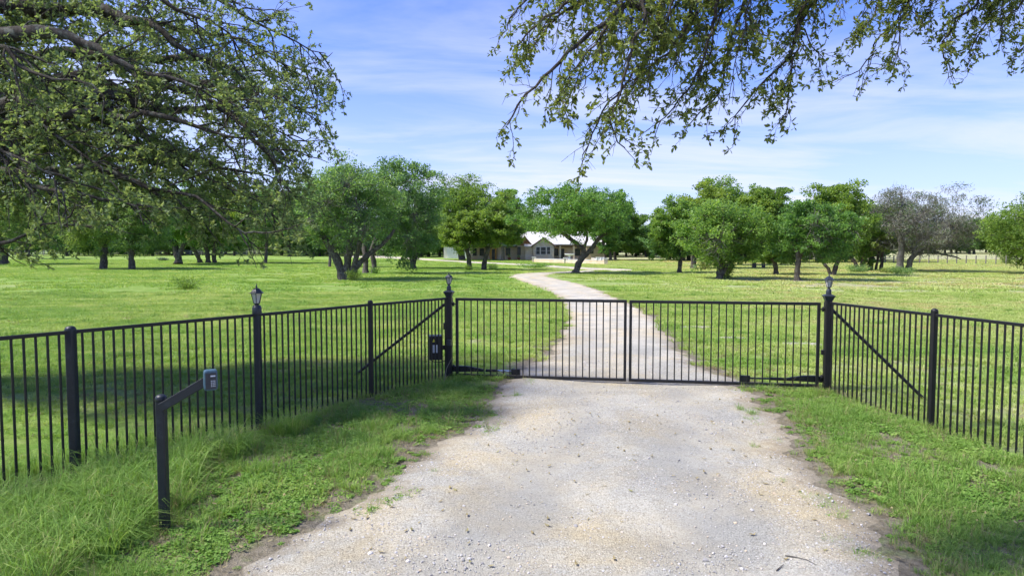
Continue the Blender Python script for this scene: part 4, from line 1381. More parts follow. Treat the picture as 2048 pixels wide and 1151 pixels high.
# far woods that close the view: one mass
def instancer(name, pts, scl, rot, idx, protos, label, cat, tilt=None):
    col = bpy.data.collections.new(name + '_kinds')
    for i, (me) in enumerate(protos):
        ob = bpy.data.objects.new('%s_kind_%02d' % (name, i), me)
        col.objects.link(ob)
    me = bpy.data.meshes.new(name)
    n = len(pts)
    me.vertices.add(n)
    me.vertices.foreach_set('co', np.asarray(pts, np.float32).ravel())
    for nm, ty, val in (('scl', 'FLOAT', scl), ('rot', 'FLOAT', rot)):
        a = me.attributes.new(nm, ty, 'POINT'); a.data.foreach_set('value', np.asarray(val, np.float32))
    a = me.attributes.new('idx', 'INT', 'POINT'); a.data.foreach_set('value', np.asarray(idx, np.int32))
    o = link(name, me)
    ng = bpy.data.node_groups.new(name + '_nodes', 'GeometryNodeTree')
    ng.interface.new_socket('Geometry', in_out='INPUT', socket_type='NodeSocketGeometry')
    ng.interface.new_socket('Geometry', in_out='OUTPUT', socket_type='NodeSocketGeometry')
    N, L = ng.nodes.new, ng.links.new
    gi = N('NodeGroupInput'); go = N('NodeGroupOutput')
    ci = N('GeometryNodeCollectionInfo'); ci.inputs['Collection'].default_value = col
    ci.inputs['Separate Children'].default_value = True; ci.inputs['Reset Children'].default_value = True
    ip = N('GeometryNodeInstanceOnPoints'); ip.inputs['Pick Instance'].default_value = True

    def att(nm, ty):
        a = N('GeometryNodeInputNamedAttribute'); a.data_type = ty; a.inputs['Name'].default_value = nm
        return a.outputs['Attribute']
    cx = N('ShaderNodeCombineXYZ')
    L(att('rot', 'FLOAT'), cx.inputs[2])
    L(gi.outputs[0], ip.inputs['Points']); L(ci.outputs[0], ip.inputs['Instance']); L(att('idx', 'INT'), ip.inputs['Instance Index'])
    e2r = N('FunctionNodeEulerToRotation'); L(cx.outputs[0], e2r.inputs[0]); L(e2r.outputs[0], ip.inputs['Rotation'])
    L(att('scl', 'FLOAT'), ip.inputs['Scale'])
    L(ip.outputs[0], go.inputs[0])
    md = o.modifiers.new('scatter', 'NODES'); md.node_group = ng
    tag(o, label, cat, None, 'stuff')
    return o


def far_tree_mesh(seed):
    rng = np.random.default_rng(seed)
    mb = MB()
    P = np.array([[(0, 0, -0.3), (rng.normal(0, .2), 0, 1.5), (rng.normal(0, .5), 0, 3.2)]])
    mb.tubes(P, np.array([[0.35, 0.26, 0.15]]), 6, 0.2)
    cl = rng.normal(size=(38, 3)); cl = unit(cl) * (rng.random((38, 1)) ** 0.4) * np.array([4.6, 4.6, 3.3]) + np.array([0, 0, 4.0])
    c = (cl[:, None] + unit(rng.normal(size=(38, 110, 3))) * (rng.random((38, 110, 1)) ** 0.5) * np.array([1.35, 1.35, 0.95])).reshape(-1, 3)
    Ls = 0.55 * rng.uniform(0.6, 1.3, len(c))
    v, f = kites(c, Ls, Ls * 0.6, rng)
    mb.add(v, f, np.repeat(np.clip(rng.normal(0.5, 0.22, len(c)), 0, 1), 4), 1)
    return mb.mesh('far_oak', [M['bark'], M['leaf_far']])


rng = np.random.default_rng(5)
pts = []
for x in np.arange(-230, 330, 4.6):
    base = 255 + 40 * math.sin(x * 0.021) + 25 * math.sin(x * 0.067 + 1)
    for r_ in range(2):
        y = base + r_ * 22 + rng.uniform(-10, 10)
        xx = x + rng.uniform(-3, 3)
        pts.append((xx, y, float(gz(xx, y))))
for _ in range(24):
    xx = rng.uniform(-150, -14); y = rng.uniform(215, 245)
    pts.append((xx, y, float(gz(xx, y))))
for _ in range(16):
    xx = rng.uniform(25, 62); y = rng.uniform(178, 230)
    pts.append((xx, y, float(gz(xx, y))))
for px_ in np.arange(-40, 680, 34):
    y = rng.uniform(185, 225); xx = (px_ - 1024 + rng.uniform(-8, 8)) / F * y
    pts.append((xx, y, float(gz(xx, y))))
for px_ in np.arange(835, 1320, 13):
    y = rng.uniform(172, 205); xx = (px_ - 1024 + rng.uniform(-6, 6)) / F * y
    pts.append((xx, y, float(gz(xx, y))))
for px_ in np.arange(1320, 1760, 20):
    y = rng.uniform(120, 170); xx = (px_ - 1024 + rng.uniform(-8, 8)) / F * y
    pts.append((xx, y, float(gz(xx, y))))
pts = np.array(pts)
instancer('far_woods', pts, rng.uniform(1.0, 1.6, len(pts)), rng.uniform(0, 6.28, len(pts)), rng.integers(0, 4, len(pts)), [far_tree_mesh(s) for s in (1, 2, 3, 4)],
          'distant belt of oak woods closing the meadow all round', 'woods')


# ------------------------------------------------------------------ the two near oaks
def grow(paths, rng, spacing, length, ang, droop, seg, r_scale, end_bias=0.15, lean=None, tmin=0.12):
    """side branches along a set of polylines (N,P,3): returns start-to-tip polylines and radii factor"""
    outp = []
    ps = np.asarray(paths)
    N, P, _ = ps.shape
    segl = np.linalg.norm(np.diff(ps, axis=1), axis=2)
    tot = segl.sum(1)
    cnt = np.maximum(2, (tot / spacing).astype(int))
    own = np.repeat(np.arange(N), cnt)
    t = np.concatenate([np.linspace(tmin, 1.0, c) for c in cnt]) + rng.normal(0, 0.03, len(own))
    t = np.clip(t, tmin, 0.999)
    fi = t * (P - 1)
    i0 = np.floor(fi).astype(int); fr = (fi - i0)[:, None]
    a = ps[own, i0]; b = ps[own, i0 + 1]
    start = a * (1 - fr) + b * fr
    tg = unit(b - a)
    rnd = unit(rng.normal(size=tg.shape))
    perp = unit(rnd - (rnd * tg).sum(1, keepdims=True) * tg)
    an = np.radians(rng.uniform(ang[0], ang[1], len(own)))[:, None]
    d = tg * np.cos(an) + perp * np.sin(an)
    if lean is not None:
        d = unit(d + np.asarray(lean))
    L = (length[0] + (length[1] - length[0]) * rng.random(len(own))) * (1.0 - 0.45 * t)
    s = np.linspace(0, 1, seg)[None, :, None]
    path = start[:, None, :] + d[:, None, :] * L[:, None, None] * s
    path[:, :, 2] += (droop * L)[:, None] * (s[..., 0] ** 2) * rng.uniform(0.4, 1.6, len(own))[:, None]
    jit = rng.normal(0, 0.055, path.shape) * L[:, None, None]
    jit[:, 0] = 0
    path += np.cumsum(jit, 1) * 0.6
    return path, L, own


def leafy(paths, rng, per, size, mb, width=0.42, fold=True, t0=0.25):
    """leaves along twigs (N,P,3)"""
    N, P, _ = paths.shape
    t = t0 + (1 - t0) * rng.random((N, per)) ** 0.8
    fi = np.clip(t, 0, 0.999) * (P - 1)
    i0 = np.floor(fi).astype(int); fr = (fi - i0)[..., None]
    rows = np.arange(N)[:, None]
    a = paths[rows, i0]; b = paths[rows, i0 + 1]
    c = (a * (1 - fr) + b * fr).reshape(-1, 3)
    tg = unit((b - a).reshape(-1, 3))
    u = unit(tg * 0.6 + unit(rng.normal(size=c.shape)) * 0.95)
    nn = unit(np.array([0, 0, 1.0]) + rng.normal(0, 0.75, c.shape))
    w = unit(np.cross(nn, u)); nrm = np.cross(u, w)
    L = (size * rng.uniform(0.6, 1.25, len(c)))[:, None]
    W = L * width
    vv = np.clip(rng.normal(0.5, 0.2, len(c)), 0, 0.95)
    dead = rng.random(len(c)) < 0.006
    vv[dead] = 1.0
    if fold:
        lift = nrm * W * 0.18
        v = np.stack([c, c + u * L, c + u * L * 0.33 + w * W * 0.48 + lift, c + u * L * 0.72 + w * W * 0.40 + lift, c + u * L * 0.72 - w * W * 0.40 + lift, c + u * L * 0.33 - w * W * 0.48 + lift], 1)
        base = 6 * np.arange(len(c))[:, None]
        f = np.concatenate([base + np.array([[0, 2, 3, 1]]), base + np.array([[0, 1, 4, 5]])])
        mb.add(v.reshape(-1, 3), f, np.repeat(vv, 6))
    else:
        v = np.stack([c, c + u * L * 0.5 + w * W * 0.5, c + u * L, c + u * L * 0.5 - w * W * 0.5], 1)
        mb.add(v.reshape(-1, 3), np.arange(4 * len(c)).reshape(-1, 4), np.repeat(vv, 4))


def even(P, n):
    P = resample(P, lambda i, d: 8)
    s = np.concatenate([[0], np.cumsum(np.linalg.norm(np.diff(P, axis=0), axis=1))])
    q = np.linspace(0, s[-1], n)
    return np.stack([np.interp(q, s, P[:, k]) for k in range(3)], 1)


def left_oak():
    rng = np.random.default_rng(77)
    Z = 1 / 2.0557
    base = np.array([-13.2, 12.4, float(gz(-13.2, 12.4))])
    root = thing('oak_tree', 'huge old oak overhanging from the left with long drooping limbs', 'tree', base, 0, 'oaks beside the gate')
    fork = base + np.array([0.3, 0.1, 2.6])
    hub2 = base + np.array([0.7, -0.1, 3.9])
    hub3 = base + np.array([1.0, 0.3, 5.4])
    tr = even(np.array([base - [0, 0, 0.3], base + [0.0, 0, 0.8], base + [0.15, 0, 1.8], fork, hub2, hub3, hub3 + [0.6, 0.6, 1.8]]), 20)
    wood = MB()
    r = np.linspace(0.52, 0.20, 20); r[0] = 0.8; r[1] = 0.64
    wood.tubes((tr - base)[None], r[None], 14)
    # limbs given as picture points of the zoomed study and their distances
    L = [  # start hub, [(X, Y, depth)], r0, r1
        (hub2, [(-260, 380, 11.4), (0, 412, 11.0), (130, 440, 10.8), (240, 466, 10.7), (325, 405, 10.6), (430, 392, 10.5), (540, 428, 10.4), (650, 440, 10.4), (790, 446, 10.3), (900, 458, 10.2), (1000, 520, 10.1), (1110, 610, 10.0), (1190, 690, 9.9)], 0.15, 0.028),
        (hub2, [(-200, 520, 11.9), (150, 400, 11.9), (260, 352, 12.0), (400, 330, 12.1), (520, 380, 12.2), (620, 350, 12.3), (760, 330, 12.4), (900, 345, 12.5), (1060, 380, 12.6), (1230, 440, 12.6), (1310, 470, 12.6)], 0.14, 0.02),
        (hub2, [(0, 430, 10.3), (250, 480, 10.2), (430, 425, 10.2), (480, 492, 10.1), (620, 482, 10.0), (760, 492, 10.0), (900, 545, 9.9), (1050, 590, 9.8), (1130, 660, 9.7)], 0.11, 0.022),
        (hub3, [(-200, 180, 10.6), (0, 152, 10.4), (130, 124, 10.3), (250, 140, 10.2), (330, 190, 10.2), (430, 214, 10.1), (560, 282, 10.0), (700, 330, 9.9), (840, 360, 9.9), (960, 420, 9.8)], 0.14, 0.022),
        (hub3, [(-100, 60, 11.6), (180, 40, 11.6), (300, 42, 11.6), (400, 30, 11.6), (500, 70, 11.5), (600, 92, 11.4), (700, 150, 11.3), (780, 204, 11.3), (880, 250, 11.2), (1000, 330, 11.1), (1150, 380, 11.1)], 0.13, 0.02),
        (hub3, [(0, -160, 12.6), (400, -140, 12.7), (700, -70, 12.8), (900, 0, 12.9), (1000, 52, 12.9), (1075, 104, 12.9), (1160, 150, 13.0), (1250, 195, 13.0), (1340, 220, 13.0)], 0.12, 0.018),
        (hub3, [(0, -60, 10.8), (300, -90, 10.8), (620, -20, 10.9), (800, 60, 11.0), (900, 120, 11.0), (960, 190, 11.0), (1040, 240, 11.0)], 0.11, 0.018),
        (fork, [(-100, 560, 10.3), (60, 640, 10.2), (250, 700, 10.0), (400, 700, 9.9), (520, 720, 9.9), (620, 752, 9.8), (700, 792, 9.8), (800, 822, 9.7), (850, 862, 9.7), (940, 905, 9.6), (1010, 960, 9.6)], 0.125, 0.022),
        (fork, [(-60, 700, 9.7), (120, 770, 9.5), (240, 778, 9.4), (350, 780, 9.3), (430, 820, 9.3), (520, 842, 9.2), (575, 872, 9.2), (592, 925, 9.2)], 0.10, 0.02),
        (fork, [(-150, 1010, 9.4), (0, 1002, 9.2), (60, 990, 9.1), (120, 952, 9.0), (200, 932, 8.9), (290, 940, 8.8)], 0.10, 0.02),
        (hub2, [(150, 470, 10.6), (300, 480, 10.6), (480, 490, 10.5), (560, 572, 10.4), (620, 640, 10.4), (650, 712, 10.3), (720, 772, 10.3), (760, 800, 10.3)], 0.075, 0.018),
        (hub2, [(40, 500, 9.6), (200, 550, 9.6), (290, 592, 9.5), (370, 642, 9.5), (420, 702, 9.4), (430, 760, 9.4)], 0.07, 0.018),
        (hub2, [(100, 420, 13.2), (380, 480, 13.2), (600, 560, 13.3), (800, 660, 13.3), (960, 740, 13.3), (1080, 840, 13.2), (1130, 960, 13.2)], 0.10, 0.02),
        (hub2, [(60, 600, 12.6), (300, 640, 12.6), (520, 660, 12.6), (720, 640, 12.6), (920, 680, 12.6), (1080, 720, 12.6), (1200, 800, 12.6)], 0.10, 0.02),
        (hub3, [(100, 250, 13.6), (350, 220, 13.8), (620, 230, 14.0), (880, 260, 14.1), (1080, 300, 14.2), (1210, 350, 14.2)], 0.12, 0.02),
        (hub3, [(200, 60, 13.0), (560, 100, 13.2), (820, 130, 13.3), (1020, 180, 13.3), (1180, 270, 13.3), (1290, 330, 13.3)], 0.09, 0.018),
        (hub2, [(200, 330, 11.6), (560, 300, 11.7), (800, 400, 11.7), (1000, 460, 11.7), (1180, 560, 11.7), (1270, 640, 11.7)], 0.09, 0.018),
        (hub2, [(200, 560, 11.4), (560, 620, 11.4), (820, 720, 11.4), (1000, 790, 11.4), (1120, 880, 11.4)], 0.08, 0.018),
        (hub3, [(-100, 200, 8.9), (60, 260, 8.6), (200, 300, 8.5), (330, 330, 8.4), (430, 400, 8.3)], 0.08, 0.018),
        (fork, [(-200, 560, 8.6), (-40, 600, 8.3), (80, 640, 8.2), (190, 700, 8.1), (260, 790, 8.1)], 0.07, 0.016),
    ]
    limbs = []; lr = []
    for hub, pts, r0, r1 in L:
        P = np.array([hub] + [at_depth(x * Z, y * Z, d) for x, y, d in pts])
        P = even(P, 34)
        wv = np.arange(34)
        gn = np.stack([np.sin(wv * 0.9 + r0 * 50), np.sin(wv * 0.7 + r0 * 90 + 1), np.sin(wv * 1.15 + r0 * 70 + 2) * 0.9], 1) * 0.045
        P[2:-1] += gn[2:-1] + rng.normal(0, 0.016, P[2:-1].shape)
        limbs.append(P); lr.append(np.interp(np.arange(34), [0, 20, 33], [1.85, 1.75, 0.4]) * np.linspace(r0 ** 0.75, r1 ** 0.75, 34) ** (1 / 0.75) * (1 + 0.10 * np.sin(np.arange(34) * 1.3 + r0 * 90)))
    # limbs of the crown above and behind that the view does not reach; they shade the verge
    for k in range(4):
        a = rng.uniform(1.8, 4.2)
        ln = rng.uniform(4, 7.5)
        e = hub3 + np.array([ln * math.cos(a), ln * math.sin(a) * 0.9, rng.uniform(1.2, 4.2)])
        if e[1] > 9 and e[0] > -9 and e[2] < 8.2:
            e[2] = 8.2 + rng.random()
        P = even(bez(hub3, (hub3 + e) / 2 + np.array([0, 0, 1.5]), e, 9), 34)
        limbs.append(P); lr.append(np.linspace(0.16, 0.03, 34))
    limbs = np.array(limbs); lr = np.array(lr)
    wood.tubes(limbs - base, lr, 9)
    lean = np.array([0.22, -0.02, -0.10])
    b1, l1, o1 = grow(limbs, rng, 0.185, (0.6, 1.6), (25, 70), -0.12, 7, 1, lean=lean, tmin=0.22)
    def low(P):
        """the crown is clear of the ground and ends short of the drive"""
        e = P[:, -1]
        ext = -0.243 - 0.03 * np.clip((4.6 - e[:, 2]) / 2.0, 0, 1) + 0.012 * np.sin(e[:, 2] * 5.0)
        return (e[:, 2] > 2.42 + 0.22 * np.sin(e[:, 0] * 2.1)) & (e[:, 0] / np.maximum(e[:, 1], 1) < ext)
    k1 = low(b1) & ((b1[:, -1, 1] - b1[:, 0, 1] > -0.22) | (rng.random(len(b1)) < 0.22)) & ((b1[:, -1, 0] > -0.80 * b1[:, -1, 1] - 0.6) | (rng.random(len(b1)) < 0.16)); b1 = b1[k1]; l1 = l1[k1]
    r1 = np.clip(0.007 + 0.012 * l1, 0.008, 0.04)
    wood.tubes(b1 - base, r1[:, None] * np.linspace(1, 0.3, 7)[None], 5)
    b2, l2, o2 = grow(b1, rng, 0.17, (0.30, 0.85), (25, 70), -0.15, 5, 1, lean=lean * 0.8, tmin=0.2)
    y1 = b1[:, 0, 1]; y2 = y1[o2]
    k2 = low(b2); b2 = b2[k2]; l2 = l2[k2]; y2 = y2[k2]
    wood.tubes(b2 - base, (0.003 + 0.005 * l2)[:, None] * np.linspace(1.15, 0.4, 5)[None], 4)
    b3, l3, o3 = grow(b2, rng, 0.080, (0.10, 0.30), (25, 75), -0.1, 3, 1, tmin=0.25)
    keep = (rng.random(len(b3)) < np.where(b3[:, -1, 1] < y2[o3] - 0.05, 0.27, 1.0)) & low(b3)
    b3 = b3[keep]; l3 = l3[keep]
    wood.tubes(b3 - base, np.full((len(b3), 1), 0.0028) * np.array([[1.2, 0.9, 0.5]]), 3)
    wood.build('trunk', M['bark_near'], root, True)
    lv = MB()
    leafy(b3 - base, rng, 14, 0.066, lv, 0.50, False, 0.1)
    lv.build('crown', M['leaf_near'], root)
    print('left oak twigs', len(b1), len(b2), len(b3), 'leaves', len(b3) * 6)


left_oak()


def over_oak():
    rng = np.random.default_rng(99)
    base = np.array([8.6, 0.6, float(gz(8.6, 0.6))])
    root = thing('oak_tree', 'oak overhead whose leafy branch tips hang into the top of the view', 'tree', base, 0, 'oaks beside the gate')
    wood = MB()
    hub = base + np.array([-0.4, 0.3, 4.2])
    tr = even(np.array([base - [0, 0, 0.3], base + [0.1, 0, 1.2], base + [-0.1, 0.1, 2.6], hub, hub + [-0.3, 0.4, 1.6]]), 18)
    r = np.linspace(0.45, 0.22, 18); r[0] = 0.7; r[1] = 0.55
    wood.tubes((tr - base)[None], r[None], 14)
    car = even(np.array([hub, (6.4, 2.6, 5.2), (4.4, 4.4, 5.6), (2.7, 5.2, 5.45), (1.4, 5.5, 5.1), (0.9, 5.55, 4.75)]), 34)
    car2 = even(np.array([hub + [-0.2, 0.3, 0.9], (7.6, 3.2, 5.9), (6.3, 5.2, 6.0), (4.8, 6.0, 5.6), (3.6, 6.2, 5.3)]), 34)
    heavy = [car, car2]; hr = [np.linspace(0.20, 0.035, 34), np.linspace(0.17, 0.035, 34)]
    # upper limbs out of view
    for k in range(4):
        a = rng.uniform(4.0, 6.2); ln = rng.uniform(2.5, 4)
        e = hub + np.array([ln * math.cos(a), ln * math.sin(a), rng.uniform(2.4, 4.6)])
        heavy.append(even(bez(hub + np.array([0, 0, 0.8]), (hub + e) / 2 + np.array([0, 0, 1.5]), e, 9), 34)); hr.append(np.linspace(0.15, 0.03, 34))
    wood.tubes(np.array(heavy) - base, np.array(hr), 9)
    c = lambda t: car[int(t * 33)]
    e = lambda t: car2[int(t * 33)]
    L = [
        (c(1.0), [(1305, 18, 5.3), (1260, 9, 5.2), (1232, 24, 5.15), (1217, 43, 5.1), (1193, 58, 5.1), (1162, 82, 5.05), (1138, 106, 5.0), (1102, 143, 5.0), (1072, 172, 5.0), (1040, 205, 5.0), (1015, 250, 5.0)], 0.035, 0.005),
        (c(0.98), [(1240, -60, 5.4), (1170, -20, 5.3), (1110, 20, 5.2), (1060, 60, 5.2), (1030, 95, 5.2)], 0.026, 0.005),
        (c(0.98), [(1190, -70, 5.7), (1100, -30, 5.7), (1040, 10, 5.7), (1015, 50, 5.7)], 0.024, 0.005),
        (c(1.0), [(1240, 10, 5.1), (1190, 90, 4.9), (1140, 150, 4.9), (1125, 205, 4.8)], 0.016, 0.004),
        (c(1.0), [(1290, 30, 5.0), (1262, 90, 4.9), (1248, 160, 4.8), (1230, 212, 4.75), (1222, 245, 4.7), (1232, 277, 4.7), (1250, 296, 4.7)], 0.020, 0.004),
        (c(0.97), [(1320, 20, 5.2), (1300, 100, 5.1), (1240, 180, 5.0), (1200, 230, 5.0), (1180, 285, 5.0), (1165, 310, 5.0)], 0.018, 0.004),
        (c(0.9), [(1400, -20, 5.6), (1370, 60, 5.5), (1330, 110, 5.4), (1290, 140, 5.4), (1255, 165, 5.4)], 0.024, 0.005),
        (c(0.88), [(1440, -10, 5.6), (1420, 80, 5.5), (1402, 130, 5.5), (1375, 180, 5.4), (1335, 228, 5.4), (1315, 245, 5.4)], 0.024, 0.004),
        (c(0.85), [(1500, -30, 5.9), (1470, 60, 5.8), (1452, 120, 5.7), (1440, 180, 5.7), (1400, 225, 5.6), (1378, 250, 5.6)], 0.024, 0.004),
        (c(0.82), [(1505, 0, 5.5), (1488, 70, 5.4), (1470, 120, 5.4), (1465, 160, 5.4)], 0.014, 0.003),
        (c(0.75), [(1640, -50, 5.9), (1618, 10, 5.8), (1596, 52, 5.75), (1585, 105, 5.7), (1550, 140, 5.6), (1522, 166, 5.6), (1490, 205, 5.5), (1470, 232, 5.5)], 0.034, 0.005),
        (c(0.75), [(1625, -10, 5.7), (1600, 60, 5.65), (1590, 120, 5.6), (1576, 182, 5.5), (1571, 236, 5.5)], 0.022, 0.004),
        (c(0.78), [(1620, 10, 5.8), (1612, 70, 5.8), (1640, 110, 5.8), (1636, 145, 5.8)], 0.014, 0.004),
        (e(0.9), [(1840, -30, 6.3), (1807, 33, 6.2), (1757, 75, 6.1), (1743, 108, 6.1), (1715, 140, 6.1), (1700, 150, 6.1)], 0.022, 0.004),
        (e(0.9), [(1820, 0, 6.2), (1799, 55, 6.2), (1802, 89, 6.2), (1785, 122, 6.2), (1770, 132, 6.2)], 0.014, 0.004),
        (e(0.9), [(1790, -20, 6.3), (1740, 40, 6.2), (1700, 75, 6.2), (1688, 80, 6.2)], 0.014, 0.004),
        (e(0.85), [(1990, -40, 6.4), (1951, 11, 6.3), (1921, 36, 6.3), (1896, 69, 6.2), (1880, 95, 6.2), (1898, 130, 6.2)], 0.024, 0.004),
        (e(0.85), [(2010, -20, 6.3), (1985, 20, 6.3), (1965, 60, 6.2), (1945, 90, 6.2), (1950, 112, 6.2)], 0.018, 0.004),
        (e(0.82), [(2080, -40, 6.5), (2040, 10, 6.4), (2010, 40, 6.4), (2000, 62, 6.4)], 0.022, 0.004),
        (e(0.8), [(2110, 0, 6.5), (2075, 50, 6.5), (2050, 90, 6.5), (2034, 104, 6.5)], 0.018, 0.004),
        (e(0.95), [(1700, -60, 6.3), (1690, -20, 6.3), (1675, 5, 6.3)], 0.014, 0.004),
        (e(0.95), [(1760, -60, 6.3), (1750, -25, 6.2), (1742, 5, 6.2)], 0.014, 0.004),
        (e(0.9), [(1880, -60, 6.4), (1868, -20, 6.3), (1862, 12, 6.3), (1850, 22, 6.3)], 0.014, 0.004),
        (c(0.99), [(1260, -50, 5.6), (1180, -10, 5.6), (1110, 40, 5.6), (1070, 90, 5.6), (1050, 120, 5.6)], 0.02, 0.004),
        (c(0.97), [(1300, -40, 5.7), (1250, 20, 5.7), (1210, 80, 5.7), (1190, 130, 5.7), (1170, 170, 5.7)], 0.02, 0.004),
        (c(0.93), [(1380, -40, 5.6), (1340, 30, 5.6), (1310, 80, 5.6), (1280, 120, 5.6)], 0.02, 0.004),
        (c(0.9), [(1440, -40, 5.9), (1400, 20, 5.9), (1370, 80, 5.9), (1350, 130, 5.9)], 0.02, 0.004),
        (c(0.87), [(1480, -40, 5.8), (1450, 10, 5.8), (1430, 60, 5.8), (1420, 110, 5.8), (1400, 150, 5.8)], 0.02, 0.004),
        (c(0.8), [(1560, -50, 5.9), (1530, 0, 5.9), (1520, 40, 5.9), (1500, 80, 5.9)], 0.02, 0.004),
        (e(0.8), [(2060, -60, 6.6), (2030, -10, 6.6), (1995, 20, 6.6), (1975, 45, 6.6)], 0.02, 0.004),
        (e(0.8), [(2000, -60, 6.6), (1960, -15, 6.6), (1930, 15, 6.6), (1915, 40, 6.6)], 0.02, 0.004),
        (c(0.95), [(1360, -40, 5.1), (1335, 30, 5.0), (1320, 80, 5.0), (1300, 120, 5.0)], 0.018, 0.004),
        (c(0.93), [(1350, -50, 5.9), (1390, 20, 5.9), (1400, 70, 5.9), (1420, 100, 5.9)], 0.018, 0.004),
    ]
    limbs = []; lr = []
    for st, pts, r0, r1 in L:
        P = even(np.array([st] + [at_depth(*p) for p in pts]), 26)
        P[1:-1] += rng.normal(0, 0.008, P[1:-1].shape)
        limbs.append(P); lr.append(np.linspace(r0, r1, 26))
    limbs = np.array(limbs)
    wood.tubes(limbs - base, np.array(lr), 7)
    lean = np.array([-0.12, 0.0, -0.24])
    b1, l1, _ = grow(limbs, rng, 0.062, (0.18, 0.50), (20, 65), -0.10, 6, 1, lean=lean, tmin=0.18)
    wood.tubes(b1 - base, (0.0022 + 0.006 * l1)[:, None] * np.linspace(1.1, 0.4, 6)[None], 4)
    b2, l2, _ = grow(b1, rng, 0.052, (0.05, 0.16), (20, 70), -0.1, 4, 1, lean=lean * 0.5, tmin=0.25)
    # the tips hang in separate sprays with sky between them
    spray = np.sin(b2[:, 0, 0] * 7.3 + 1.0) * np.sin(b2[:, 0, 2] * 8.1 + 0.4) + rng.normal(0, 0.5, len(b2))
    b2k = b2[spray > -0.65]
    wood.tubes(b2 - base, np.full((len(b2), 1), 0.0017) * np.array([[1.2, 1.0, 0.8, 0.5]]), 3)
    lv = MB()
    leafy(b2k - base, rng, 8, 0.041, lv, 0.45, True, 0.15)
    # crown out of view: coarser leaves
    hv = np.array(heavy)
    u1, ul, _ = grow(hv, rng, 0.28, (0.8, 1.8), (25, 70), -0.05, 6, 1, tmin=0.35)
    vis = (u1[:, -1, 1] > 0.3) & (u1[:, -1, 2] < EYE + 0.36 * u1[:, -1, 1] + 0.25)
    u1 = u1[~vis]; ul = ul[~vis]
    wood.tubes(u1 - base, (0.01 + 0.012 * ul)[:, None] * np.linspace(1, 0.3, 6)[None], 4)
    u2, ul2, _ = grow(u1, rng, 0.17, (0.25, 0.6), (25, 70), -0.05, 4, 1, tmin=0.2)
    vis = (u2[:, -1, 1] > 0.3) & (u2[:, -1, 2] < EYE + 0.36 * u2[:, -1, 1] + 0.2)
    u2 = u2[~vis]
    leafy(u2 - base, rng, 8, 0.10, lv, 0.5, False, 0.1)
    wood.build('trunk', M['bark_near'], root, True)
    lv.build('crown', M['leaf_over'], root)
    print('overhang', len(b1), len(b2), len(b2k), len(u2))


over_oak()

# ------------------------------------------------------------------ grass, weeds, pebbles
def tuft(seed, n, rad, h0, h1, w, lean, mat, curl=0.6, name='tuft'):
    rng = np.random.default_rng(seed)
    r = rad * np.sqrt(rng.random(n)); a = rng.uniform(0, 2 * np.pi, n)
    b = np.stack([r * np.cos(a), r * np.sin(a), np.zeros(n) - 0.01], 1)
    H = rng.uniform(h0, h1, n)
    la = a + rng.normal(0, 1.0, n)
    ld = np.stack([np.cos(la), np.sin(la), np.zeros(n)], 1)
    le = np.abs(rng.normal(lean, lean * 0.5, n))[:, None] * H[:, None]
    sd = np.stack([-np.sin(la + rng.normal(0, .5, n)), np.cos(la), np.zeros(n)], 1)
    W = (w * rng.uniform(0.7, 1.3, n))[:, None]
    up = np.array([0, 0, 1.0])
    p1 = b + ld * le * 0.25 + up * H[:, None] * 0.5
    p2 = b + ld * le * 0.65 + up * H[:, None] * (0.9 - 0.12 * curl)
    p3 = b + ld * le * (1.0 + 0.3 * curl) + up * H[:, None] * (1.0 - 0.35 * curl * np.minimum(le / np.maximum(H[:, None], 1e-3), 1))
    v = np.stack([b - sd * W / 2, b + sd * W / 2, p1 + sd * W * 0.45, p1 - sd * W * 0.45, p2 + sd * W * 0.3, p2 - sd * W * 0.3, p3], 1)
    base = 7 * np.arange(n)[:, None]
    q = np.concatenate([base + np.array([[0, 1, 2, 3]]), base + np.array([[3, 2, 4, 5]])])
    tri = base + np.array([[5, 4, 6]])
    mb = MB()
    mb.v.append(v.reshape(-1, 3).astype(np.float32)); mb.a.append(np.repeat(rng.random(n), 7).astype(np.float32)); mb.n = 7 * n
    mb.f = [q, tri]; mb.mi = [0, 0]
    return mb.mesh(name, mat, True)


def clover(seed, n, rad, mat, big=1.0):
    rng = np.random.default_rng(seed)
    r = rad * np.sqrt(rng.random(n)); a = rng.uniform(0, 2 * np.pi, n)
    c = np.stack([r * np.cos(a), r * np.sin(a), 0.015 + 0.06 * rng.random(n) * (1.1 - (r / rad) ** 2)], 1)
    Ls = rng.uniform(0.018, 0.036, n) * big
    nn = unit(np.array([0, 0, 1.0]) + rng.normal(0, 0.45, (n, 3)))
    u = unit(np.cross(nn, rng.normal(size=(n, 3)))); w = np.cross(nn, u)
    L = Ls[:, None]
    v = np.stack([c - u * L * .5, c - u * L * .1 + w * L * .42, c + u * L * .4 + w * L * .25, c + u * L * .4 - w * L * .25, c - u * L * .1 - w * L * .42], 1)
    return MB().add(v.reshape(-1, 3), np.arange(5 * n).reshape(-1, 5), np.repeat(rng.random(n) * 0.8, 5)).mesh('clover', mat)


